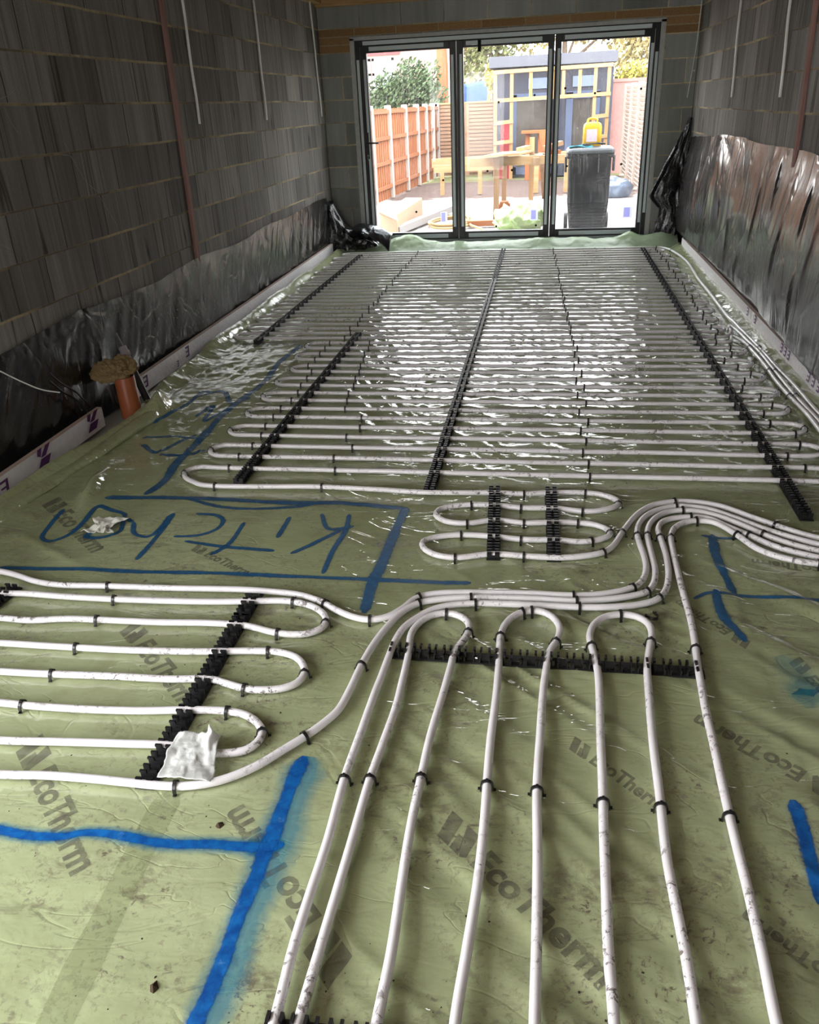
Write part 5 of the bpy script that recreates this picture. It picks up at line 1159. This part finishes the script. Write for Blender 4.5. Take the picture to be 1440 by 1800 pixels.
# back fence of horizontal slats
bf = thing('garden_fence', 'pale fence of horizontal slats across the far end of the garden', 'fence', (0, 20.4, GZ))
mb = MB()
for k in range(19): mb.box(-0.15, -0.012 - 0.01 * (k % 2), 0.06 + k * 0.076, 1.21, 0.012, 0.06 + k * 0.076 + 0.058)
mb.build('fence_panel', M['slat'], bf); mb = MB(); mb.box(-0.15, 0.02, 0.0, 1.21, 0.04, 1.50); mb.build('backing', M['brown_wood'], bf)
mb = MB(); mb.box(-0.15, -0.04, 1.50, 1.21, 0.04, 1.54); mb.build('capping', M['softwood'], bf)
mb = MB(); mb.box(0.55, -0.03, 0, 0.65, -0.012, 1.5); mb.build('post', M['slat'], bf)
# right fence of louvre panels
rf = thing('garden_fence', 'pale louvred fence panels down the right of the garden', 'fence', (4.0, 10, GZ))
rp = [10.6, 12.4, 14.2, 16.0, 17.4, 18.9]
for a_, b_ in zip(rp, rp[1:]):
    mb = MB()
    for k in range(23):
        z_ = 0.08 + k * 0.07; mb.add([(-0.02, a_ - 10 + 0.06, z_ + 0.055), (-0.02, b_ - 10 - 0.06, z_ + 0.055), (0.015, b_ - 10 - 0.06, z_), (0.015, a_ - 10 + 0.06, z_), (-0.008, a_ - 10 + 0.06, z_ + 0.062), (-0.008, b_ - 10 - 0.06, z_ + 0.062), (0.027, b_ - 10 - 0.06, z_ + 0.007), (0.027, a_ - 10 + 0.06, z_ + 0.007)],
                                                [(0, 1, 2, 3), (7, 6, 5, 4), (0, 4, 5, 1), (2, 6, 7, 3), (0, 3, 7, 4), (1, 5, 6, 2)])
    mb.box(0.028, a_ - 10 + 0.05, 0.05, 0.04, b_ - 10 - 0.05, 1.70)
    mb.build('fence_panel', M['slat_pale'], rf)
for a_ in rp:
    mb = MB(); mb.box(-0.05, a_ - 10 - 0.05, 0, 0.05, a_ - 10 + 0.05, 1.72); mb.build('post', M['slat_pale'], rf)
bw = MB(); bw.box(3.75, 19.6, GZ, 6.0, 19.8, 1.72); bw.box(3.75, 19.57, 1.72, 6.0, 19.83, 1.78); sized('garden_wall', bw, M['brickwall'], 'low pink brick wall at the far right beyond the louvred fence', 'garden wall')
# garden room
sh = thing('garden_room', 'dark blue grey garden room with glazed doors and a flat roof', 'garden building', (2.5, 19.45, GZ))
mb = MB(); mb.box(-1.25, 0, 0, 1.25, 2.0, 2.12); mb.build('walls', M['shed'], sh)
mb = MB(); mb.box(-1.32, -0.28, 2.14, 1.30, 2.1, 2.34); mb.build('roof', M['shed_roof'], sh)
for nm_, x0, x1, inner in (('left', -0.88, 0.17, 0.20), ('right', 0.30, 1.00, 0.10)):
    mb = MB(); mb.box(x0, -0.04, 0.05, x0 + 0.14, 0.0, 1.62); mb.box(x1 - 0.14, -0.04, 0.05, x1, 0.0, 1.62); mb.box(x0, -0.04, 1.50, x1, 0.0, 1.64); mb.box(x0, -0.04, 0.05, x1, 0.0, 0.2)
    f_ = mb.build('door', M['shed_frame'], sh); mb = MB(); mb.box(x0 + 0.14, -0.015, 0.2, x1 - 0.14, -0.002, 1.50); mb.build('glass_pane', M['shed_glass'], f_)
for x0, x1 in ((-0.50, 0.02), (0.42, 0.92)):
    mb = MB(); mb.box(x0, -0.03, 1.72, x1, 0.0, 1.92); mb.build('transom_window', M['transom'], sh)
# timber framework in front of it
tf = thing('stud_wall', 'new softwood stud wall standing across the front of the garden room', 'stud wall', (2.5, 18.95, GZ))
def stud(name, a_, b_, wd=0.07, mat='softwood_up'):
    mb = MB(); mb.beam(a_, b_, wd, 0.05, (0, 1, 0)); mb.build(name, M[mat], tf)
for x_, z0, z1 in ((-1.17, 0, 2.02), (-0.83, 0, 2.02), (-0.44, 1.56, 2.02), (0.02, 1.56, 2.02), (0.22, 1.56, 2.02), (0.55, 1.56, 2.02), (0.86, 0, 2.04), (1.13, 0, 2.06)): stud('stud', (x_, 0, z0), (x_, 0, z1))
for z_, x0, x1 in ((2.05, -1.22, 1.2), (1.53, -1.2, 1.18), (1.10, -1.2, -0.79), (0.72, -1.2, -0.79), (0.34, -1.24, -0.79), (1.14, 0.83, 1.16), (0.75, 0.83, 1.16)): stud('rail', (x0, -0.03, z_), (x1, -0.03, z_ + 0.03), 0.07, 'softwood')
# table seen against the garden room
tb = thing('garden_table', 'orange wooden table standing before the garden room glass', 'table', (2.18, 18.6, GZ))
mb = MB(); mb.box(-0.28, -0.2, 0.90, 0.24, 0.2, 0.95); mb.build('table_top', M['orange_wood'], tb)
for sx_ in (-0.2, 0.06): mb = MB(); mb.box(sx_, -0.03, 0.0, sx_ + 0.09, 0.05, 0.90); mb.build('leg', M['orange_wood'], tb)
# red crate on the ground behind the frame
rc = thing('red_crate', 'red plastic crate stack behind the left bay of the stud frame', 'crate', (1.50, 19.25, GZ))
mb = MB(); 
for k in range(3): mb.box(-0.10 + 0.02 * k, -0.10, 0.38 * k - 0.0 + 0.0, 0.14 - 0.01 * k, 0.10, 0.38 * k + 0.35)
mb.build('crate_body', M['red_plastic'], rc)
mb = MB()
for k in range(3): mb.box(-0.11 + 0.02 * k, -0.11, 0.38 * k + 0.33, 0.15 - 0.01 * k, 0.11, 0.38 * k + 0.38)
mb.build('rim', M['red_plastic'], rc)

# ---------------------------------------------------------------- workbench of site timber
wbn = thing('workbench', 'rough timber workbench with a pale sloping board on top, outside the middle pane', 'workbench', (2.0, 13.0, GZ))
def wpart(name, a_, b_, wd, ht, mat, upv=(0, 0, 1)):
    mb = MB(); o_ = Vector((2.0, 13.0, GZ)); mb.beam(Vector(a_) - o_, Vector(b_) - o_, wd, ht, upv); return mb.build(name, M[mat], wbn)
wpart('leg', (1.77, 11.85, GZ), (1.78, 11.9, 0.78), 0.075, 0.06, 'brown_wood'); wpart('leg', (1.77, 14.1, GZ), (1.78, 14.0, 0.66), 0.075, 0.07, 'brown_wood')
wpart('leg', (2.21, 13.85, GZ), (2.21, 13.85, 0.95), 0.075, 0.06, 'softwood_up'); wpart('leg', (2.42, 15.1, GZ), (2.36, 14.2, 0.68), 0.08, 0.07, 'brown_wood')
wpart('cross_beam', (1.40, 11.95, 0.735), (2.75, 12.1, 0.735), 0.07, 0.11, 'softwood'); wpart('cross_beam', (1.2, 14.0, 0.62), (2.85, 14.0, 0.66), 0.07, 0.10, 'softwood'); wpart('cross_beam', (1.77, 11.9, 0.72), (1.79, 14.1, 0.64), 0.09, 0.12, 'orange_wood'); wpart('cross_beam', (2.3, 11.9, 0.72), (2.36, 14.2, 0.66), 0.08, 0.1, 'brown_wood')
mb = MB(); o_ = Vector((2.0, 13.0, GZ)); C_ = [(1.60, 11.75, 0.83), (2.08, 11.75, 0.845), (2.24, 13.8, 0.77), (1.76, 13.9, 0.76)]
mb.add([Vector(c) - o_ for c in C_] + [Vector((c[0], c[1], c[2] - 0.025)) - o_ for c in C_], [(0, 1, 2, 3), (7, 6, 5, 4), (0, 4, 5, 1), (1, 5, 6, 2), (2, 6, 7, 3), (3, 7, 4, 0)]); mb.build('top_board', M['softwood'], wbn)
mb = MB(); mb.beam((0.75, 13.2, 0.585), (1.715, 13.1, 0.61), 0.05, 0.10); sized('plank', mb, M['softwood'], 'long pale plank sticking out to the left of the workbench', 'plank', 'loose planks')
mb = MB(); mb.beam((1.86, 15.9, 0.50), (2.95, 15.9, 0.56), 0.06, 0.16); mb.box(2.2, 15.87, GZ, 2.3, 15.93, 0.46); mb.box(2.75, 15.87, GZ, 2.85, 15.93, 0.48); sized('plank', mb, M['softwood'], 'broad plank on props behind the right end of the workbench', 'plank', 'loose planks')
mb = MB(); mb.beam((0.35, 16.0, 0.50), (1.55, 16.0, 0.52), 0.06, 0.15); mb.box(0.5, 15.97, GZ, 0.57, 16.03, 0.44); mb.box(1.2, 15.97, GZ, 1.27, 16.03, 0.45); sized('plank', mb, M['softwood'], 'broad plank on props behind the left of the workbench, below the slatted fence', 'plank', 'loose planks')
for (a_, b_, wd, ht, mt_, lb) in (((2.03, 13.2, 0.815), (2.16, 13.5, 0.83), 0.09, 0.05, 'softwood', 'small timber block on the sloping workbench board'), ((2.40, 13.9, 0.73), (2.36, 13.95, 1.02), 0.09, 0.05, 'orange_wood', 'orange offcut standing on end at the back of the workbench'), ((2.40, 13.6, 0.80), (2.66, 13.75, 0.86), 0.10, 0.06, 'brown_wood', 'brown offcut leaning at the right of the workbench'), ((2.44, 13.8, 0.74), (2.64, 13.85, 0.72), 0.12, 0.07, 'orange_wood', 'orange offcut lying flat at the right of the workbench')):
    mb = MB(); mb.beam(a_, b_, wd, ht); sized('timber_offcut', mb, M[mt_], lb, 'timber offcut', 'offcuts on the workbench')
mb = MB(); mb.box(1.75, 12.75, GZ, 1.92, 12.95, 0.10); mb.box(1.78, 12.7, 0.10, 1.9, 12.9, 0.14); sized('timber_offcut', mb, M['orange_wood'], 'brown block on the paving beside the bench leg', 'timber offcut')
mb = MB(); mb.beam((1.40, 11.62, GZ + 0.04), (2.4, 11.66, GZ + 0.04), 0.10, 0.07); sized('plank', mb, M['orange_wood'], 'orange timber length lying on the paving under the workbench', 'plank', 'loose planks')

# ---------------------------------------------------------------- wheelie bin and what stands on it
bn = thing('wheelie_bin', 'dark grey wheelie bin outside the right hand pane', 'wheelie bin', (2.965, 11.02, GZ))
def ring(wd, dp, z_, r_=0.05, n=6, yo=0):
    out = []
    for cx, cy, a0 in ((wd / 2 - r_, dp / 2 - r_, 0), (-wd / 2 + r_, dp / 2 - r_, 90), (-wd / 2 + r_, -dp / 2 + r_, 180), (wd / 2 - r_, -dp / 2 + r_, 270)):
        for k in range(n): a_ = math.radians(a0 + 90 * k / (n - 1)); out.append((cx + r_ * math.cos(a_), yo + cy + r_ * math.sin(a_), z_))
    return out
rr = [ring(0.43, 0.50, 0.03, yo=0.02)]
for k in range(9): z_ = 0.06 + 0.035 * k; w_ = 0.435 + 0.007 * k; rr += [ring(w_, 0.51, z_, yo=0.02), ring(w_ + 0.006, 0.516, z_ + 0.012, yo=0.02), ring(w_ + 0.006, 0.516, z_ + 0.022, yo=0.02), ring(w_, 0.51, z_ + 0.03, yo=0.02)]
rr += [ring(0.50, 0.60, 0.86), ring(0.555, 0.64, 0.865, 0.03), ring(0.555, 0.64, 0.915, 0.03), ring(0.48, 0.56, 0.915, 0.03)]
mb = MB(); mb.grid(rr, closed_u=True); mb.add(rr[0], [tuple(range(len(rr[0])))[::-1]]); mb.build('body', M['bin'], bn)
mb = MB(); lr = [ring(0.56, 0.66, 0.917, 0.04), ring(0.565, 0.665, 0.935, 0.04), ring(0.53, 0.62, 0.965, 0.06), ring(0.44, 0.5, 0.975, 0.1), ring(0.1, 0.1, 0.976, 0.04)]; mb.grid(lr, closed_u=True); mb.add(lr[-1], [tuple(range(len(lr[-1])))]); mb.build('lid', M['bin_lid'], bn)
mb = MB(); mb.tube([(-0.24, 0.36, 0.93), (0.24, 0.36, 0.93)], 0.016, 10); mb.box(-0.25, 0.30, 0.90, -0.21, 0.37, 0.96); mb.box(0.21, 0.30, 0.90, 0.25, 0.37, 0.96); mb.build('handle', M['bin_lid'], bn)
for sgn in (-1, 1):
    mb = MB(); x_ = sgn * 0.255; mb.tube([(x_ - 0.022, 0.22, 0.10), (x_ + 0.022, 0.22, 0.10)], 0.10, 20); mb.build('wheel', M['black_plastic'], bn)
for x_ in (-0.30, 0.275): mb = MB(); mb.box(x_, -0.12, 0.70, x_ + 0.03, -0.04, 0.88); bevel(mb.build('side_lug', M['bin_lid'], bn), 0.008)
for x_ in (-0.12, 0.09): mb = MB(); mb.box(x_, -0.326, 0.70, x_ + 0.012, -0.30, 0.86); mb.build('rib', M['bin_lid'], bn)
zt_ = GZ + 0.977
jc = thing('jerrycan', 'yellow plastic jerrycan with a pale label standing on the bin lid', 'jerrycan', (2.99, 11.16, zt_ - 0.012))
jr = []
for z_, w_, d_ in ((0.0, 0.20, 0.13), (0.012, 0.222, 0.15), (0.22, 0.222, 0.15), (0.255, 0.20, 0.14), (0.275, 0.15, 0.11)): jr.append(ring(w_, d_, z_, 0.03))
mb = MB(); mb.grid(jr, closed_u=True); mb.add(jr[0], [tuple(range(len(jr[0])))[::-1]]); mb.add(jr[-1], [tuple(range(len(jr[-1])))]); mb.build('body', M['yellow'], jc)
mb = MB(); mb.tube(catmull([(-0.06, 0, 0.27), (-0.055, 0, 0.305), (-0.03, 0, 0.315), (0.02, 0, 0.315), (0.05, 0, 0.30), (0.055, 0, 0.27)], 0.01), 0.014, 10); mb.build('handle', M['yellow'], jc)
mb = MB(); mb.tube([(0.075, 0, 0.258), (0.085, 0, 0.29)], 0.022, 16); o = mb.build('cap', M['black_plastic'], jc); o['label'] = 'black screw cap'
mb = MB(); mb.box(-0.072, -0.0768, 0.06, 0.055, -0.0752, 0.20); o = mb.build('label', M['label'], jc); o['label'] = 'pale printed label'
cl = thing('cleaning_brush', 'teal cloth and grey scraper lying on the front of the bin lid', 'brush', (2.84, 10.86, zt_ - 0.012))
mb = MB(); cr_ = []
for i in range(12):
    s_ = i / 11; cr_.append([(-0.13 + 0.28 * s_, -0.05 + 0.10 * t_ / 5, 0.014 + 0.012 * math.sin(s_ * 5 + t_) + 0.03 * s_ * (1 - s_)) for t_ in range(6)])
mb.grid(cr_); solid(mb.build('cloth', M['teal'], cl), 0.012)
mb = MB(); mb.beam((0.02, 0.0, 0.045), (0.27, 0.05, 0.05), 0.06, 0.012); mb.beam((0.2, 0.04, 0.05), (0.30, 0.06, 0.04), 0.03, 0.02); bevel(mb.build('scraper', M['bin'], cl), 0.003)

# ---------------------------------------------------------------- on the paving
bx = thing('board_box', 'long pale box with curled flaps lying along the orange fence', 'box', (0.45, 12.0, GZ))
mb = MB(); C_ = [(-0.14, -1.05), (0.10, -1.15), (0.155, 0.85), (-0.12, 0.95)]
mb.add([(x_, y_, 0.0) for x_, y_ in C_] + [(x_, y_, 0.27) for x_, y_ in C_], [(3, 2, 1, 0), (4, 5, 6, 7), (0, 1, 5, 4), (1, 2, 6, 5), (2, 3, 7, 6), (3, 0, 4, 7)]); bevel(mb.build('box_body', M['card'], bx), 0.01)
mb = MB(); mb.add([(-0.14, -1.05, 0.275), (0.10, -1.15, 0.275), (0.16, -1.40, 0.22), (-0.10, -1.32, 0.33)], [(0, 1, 2, 3)]); solid(mb.build('flap', M['card'], bx), 0.008)
mb = MB(); mb.beam((0.52, 10.95, GZ + 0.06), (0.98, 13.2, GZ + 0.06), 0.10, 0.09); sized('grey_duct', mb, M['greysheet'], 'grey duct length lying on the paving beside the pale box', 'duct')
mb = MB(); P_ = []
for k in range(150):
    a_ = k / 150 * 2 * math.pi * 3.2; r_ = 0.30 - 0.03 * (k / 150) + 0.02 * math.sin(k * 0.21); P_.append((1.14 + r_ * math.cos(a_), 11.8 + 1.6 * r_ * math.sin(a_), GZ + 0.025 + 0.02 * (k // 47)))
P_ += [(1.46, 11.5, GZ + 0.03), (1.6, 11.2, GZ + 0.03), (1.7, 10.95, GZ + 0.03)]
mb.tube(P_, 0.016, 8); sized('garden_hose', mb, M['hose'], 'loose coil of yellow hose on the paving beyond the left pane', 'hose')
bm = bmesh.new(); bmesh.ops.create_icosphere(bm, subdivisions=5, radius=1.0)
for v in bm.verts:
    c = v.co; d = 1 + 0.32 * float(ridge(np.array(c.x * 2.6 + c.z), np.array(c.y * 2.2 - c.z * 1.6), 111)) + 0.2 * float(fbm(np.array(c.x * 3.5), np.array(c.y * 3 + c.z * 3), 113, 3)) - 0.1
    v.co = Vector((c.x * 0.30 * d, c.y * 0.26 * d, max(0.0, (c.z + 0.55) * 0.19 * d)))
me = bpy.data.meshes.new('polythene_bundle'); bm.to_mesh(me); bm.free(); me.materials.append(M['lime'])
for f in me.polygons: f.use_smooth = True
o = bpy.data.objects.new('polythene_bundle', me); COL.objects.link(o); o.location = (2.12, 11.25, GZ); setp(o, 'crumpled bundle of bright green polythene outside the middle pane', 'polythene')
bm = bmesh.new(); bmesh.ops.create_icosphere(bm, subdivisions=4, radius=1.0)
for v in bm.verts:
    c = v.co; d = 1 + 0.25 * float(fbm(np.array(c.x * 3 + 5), np.array(c.y * 3 + c.z * 2), 115, 3)); v.co = Vector((c.x * 0.32 * d, c.y * 0.25 * d, max(0, (c.z + 0.6) * 0.20 * d)))
me = bpy.data.meshes.new('rubble_bag'); bm.to_mesh(me); bm.free(); me.materials.append(M['blackbag'])
for f in me.polygons: f.use_smooth = True
o = bpy.data.objects.new('rubble_bag', me); COL.objects.link(o); o.location = (3.55, 15.0, GZ - 0.02); setp(o, 'shiny blue grey rubble bag on the ground right of the bin', 'bag')

# ---------------------------------------------------------------- trees, hedge, house
def crown(mb, cx, cy, cz, rx_c, ry_c, rz_c, n, leaf, seed):
    r_ = random.Random(seed)
    for k in range(n):
        u = r_.uniform(-1, 1); a_ = r_.uniform(0, 2 * math.pi); rad = r_.random() ** 0.45; s_ = math.sqrt(1 - u * u)
        lump = 0.75 + 0.45 * float(vn(np.array(math.cos(a_) * 2 + 5 + seed), np.array(u * 2.5 + 5), seed))
        c = Vector((cx + rx_c * rad * lump * s_ * math.cos(a_), cy + ry_c * rad * lump * s_ * math.sin(a_), cz + rz_c * rad * lump * u))
        n1 = Vector((r_.gauss(0, 1), r_.gauss(0, 1), r_.gauss(0, 1))).normalized(); t1 = n1.orthogonal().normalized(); t2 = n1.cross(t1); l_ = leaf * r_.uniform(0.6, 1.3)
        i0 = len(mb.v); mb.v += [tuple(c - t1 * l_), tuple(c + t2 * l_ * 0.5), tuple(c + t1 * l_), tuple(c - t2 * l_ * 0.5)]; mb.f.append((i0, i0 + 1, i0 + 2, i0 + 3)); mb.smooth.append(False)
def tree(name, label, cat, x_, y_, blobs, leaf, mat, trunk, seed, group=None, tmat='bark'):
    t = thing(name, label, cat, (x_, y_, GZ), group)
    mb = MB()
    for i, (bx_, by_, bz_, a_, b_, c_, n) in enumerate(blobs): crown(mb, bx_, by_, bz_, a_, b_, c_, n, leaf, seed + i * 11)
    mb.build('foliage', M[mat], t)
    mb = MB(); h_ = trunk[0]; mb.tube([(0, 0, 0), (0.03, 0, h_ * 0.5), (0, 0.02, h_)], [trunk[1], trunk[1] * 0.85, trunk[1] * 0.5], 10)
    for (bx_, by_, bz_, *_r) in blobs[:4]: mb.tube([(0, 0.02, h_ * 0.7), (bx_ * 0.5, by_ * 0.5, (h_ * 0.7 + bz_) / 2), (bx_, by_, bz_)], [trunk[1] * 0.5, trunk[1] * 0.3, trunk[1] * 0.12], 6)
    mb.build('trunk', M[tmat], t); return t
tree('hedge_bush', 'dark green bushy hedge behind the orange fence', 'hedge', -1.3, 22.6, [(-0.3, 0, 1.75, 0.6, 0.5, 0.6, 1300), (0.25, 0.1, 1.95, 0.6, 0.5, 0.62, 1500), (0.7, 0, 1.75, 0.5, 0.5, 0.75, 1100), (-0.9, 0, 1.45, 0.6, 0.5, 0.5, 1100), (-1.4, 0, 1.3, 0.7, 0.5, 0.5, 900), (0, 0, 0.9, 1.7, 0.5, 0.8, 1000)], 0.06, 'leaf_dark', (1.3, 0.08), 3)
tree('garden_tree', 'tall leaning trunk clad in rust orange bark above the orange fence', 'tree', -0.42, 24.2, [(0.5, 0.4, 3.7, 0.9, 0.7, 0.7, 500), (0.75, 0.3, 2.7, 0.5, 0.5, 0.9, 600), (1.0, 0.3, 3.4, 0.7, 0.6, 0.8, 600)], 0.08, 'leaf_olive', (4.6, 0.18), 5, None, 'rusty')
tree('garden_tree', 'olive green tree rising over the slatted fence', 'tree', 1.0, 25.0, [(-0.2, 0, 2.9, 0.8, 0.7, 0.9, 900), (0.5, 0, 3.5, 0.9, 0.7, 0.8, 800), (-0.6, 0, 3.7, 0.7, 0.6, 0.7, 500), (0.35, 0, 2.2, 0.6, 0.6, 0.6, 500)], 0.08, 'leaf_olive', (3.2, 0.12), 17)
tree('garden_tree', 'autumn leaved tree showing above the garden room roof', 'tree', 2.8, 25.5, [(-0.8, 0, 3.4, 0.9, 0.7, 0.8, 700), (0.5, 0, 3.6, 1.1, 0.7, 0.9, 1100), (1.5, 0, 3.4, 1.0, 0.7, 0.9, 1000)], 0.085, 'leaf_autumn', (3.2, 0.12), 29)
tree('garden_tree', 'tall autumn tree over the right hand brick wall', 'tree', 5.2, 25.0, [(0, 0, 3.2, 1.2, 0.8, 1.0, 1300), (-0.6, 0, 2.5, 0.8, 0.7, 0.7, 700), (0.7, 0, 2.4, 0.9, 0.7, 0.8, 700)], 0.085, 'leaf_autumn', (3.0, 0.12), 41)
tree('yellow_shrub', 'bright yellow shrub above the pink brick wall', 'shrub', 4.35, 21.0, [(0, 0, 1.85, 0.55, 0.4, 0.36, 900), (0.3, 0, 1.7, 0.5, 0.4, 0.4, 500), (-0.3, 0, 1.6, 0.4, 0.4, 0.35, 300)], 0.06, 'leaf_yellow', (1.4, 0.04), 53)
tree('yellow_shrub', 'small yellow leaved branch beside the left post of the stud frame', 'shrub', 1.08, 22.1, [(0, 0, 1.95, 0.2, 0.2, 0.42, 260)], 0.06, 'leaf_yellow', (1.7, 0.03), 59)
mb = MB()
P_ = [[(-0.10 + 1.0 * s_ , 23.4 + 0.05 * math.sin(s_ * 9), GZ + 1.5 + 0.55 * t_ - 0.12 * s_ + 0.05 * math.sin(s_ * 7 + t_ * 2)) for t_ in np.linspace(0, 1, 8)] for s_ in np.linspace(0, 1, 20)]
tp_ = thing('blue_tarpaulin', 'blue tarpaulin screen on poles behind the slatted fence', 'tarpaulin', (0, 23.4, GZ))
mb = MB(); mb.grid([[(a_, b_ - 23.4, c_ - GZ) for a_, b_, c_ in r_] for r_ in P_]); solid(mb.build('tarpaulin', M['blue_tarp'], tp_), 0.01)
for x_ in (-0.08, 0.88): mb = MB(); mb.tube([(x_, 0.03, 0), (x_, 0.03, 1.9)], 0.02, 8); mb.build('pole', M['white_upvc'], tp_)
hs = thing('house', 'pink rendered house with a white window far behind the hedge', 'house', (-6.0, 46.0, GZ))
mb = MB(); mb.box(-5.0, 0, 0, 5.2, 6.0, 4.6); mb.build('wall', M['house'], hs)
mb = MB(); mb.add([(-5.3, -0.3, 4.55), (5.5, -0.3, 4.55), (5.5, 3, 7.2), (-5.3, 3, 7.2), (5.5, 6.3, 4.55), (-5.3, 6.3, 4.55)], [(0, 1, 2, 3), (3, 2, 4, 5), (1, 4, 2), (0, 3, 5)]); mb.build('roof', M['house_roof'], hs)
mb = MB(); mb.box(-2.0, -0.08, 3.85, 0.9, 0.0, 4.25); mb.build('fascia_band', M['house_roof'], hs)
for x_ in (-1.75, -0.55):
    mb = MB(); x0, x1, z0, z1 = x_, x_ + 1.12, 1.9, 3.72
    mb.box(x0, -0.06, z0, x0 + 0.12, 0, z1); mb.box(x1 - 0.12, -0.06, z0, x1, 0, z1); mb.box(x0, -0.06, z0, x1, 0, z0 + 0.12); mb.box(x0, -0.06, z1 - 0.12, x1, 0, z1); mb.box(x0, -0.06, 2.95, x1, 0, 3.07)
    f_ = mb.build('window_frame', M['white_upvc'], hs); mb = MB(); mb.box(x0 + 0.1, -0.02, z0 + 0.1, x1 - 0.1, -0.005, z1 - 0.1); mb.build('glass_pane', M['house_glass'], f_)
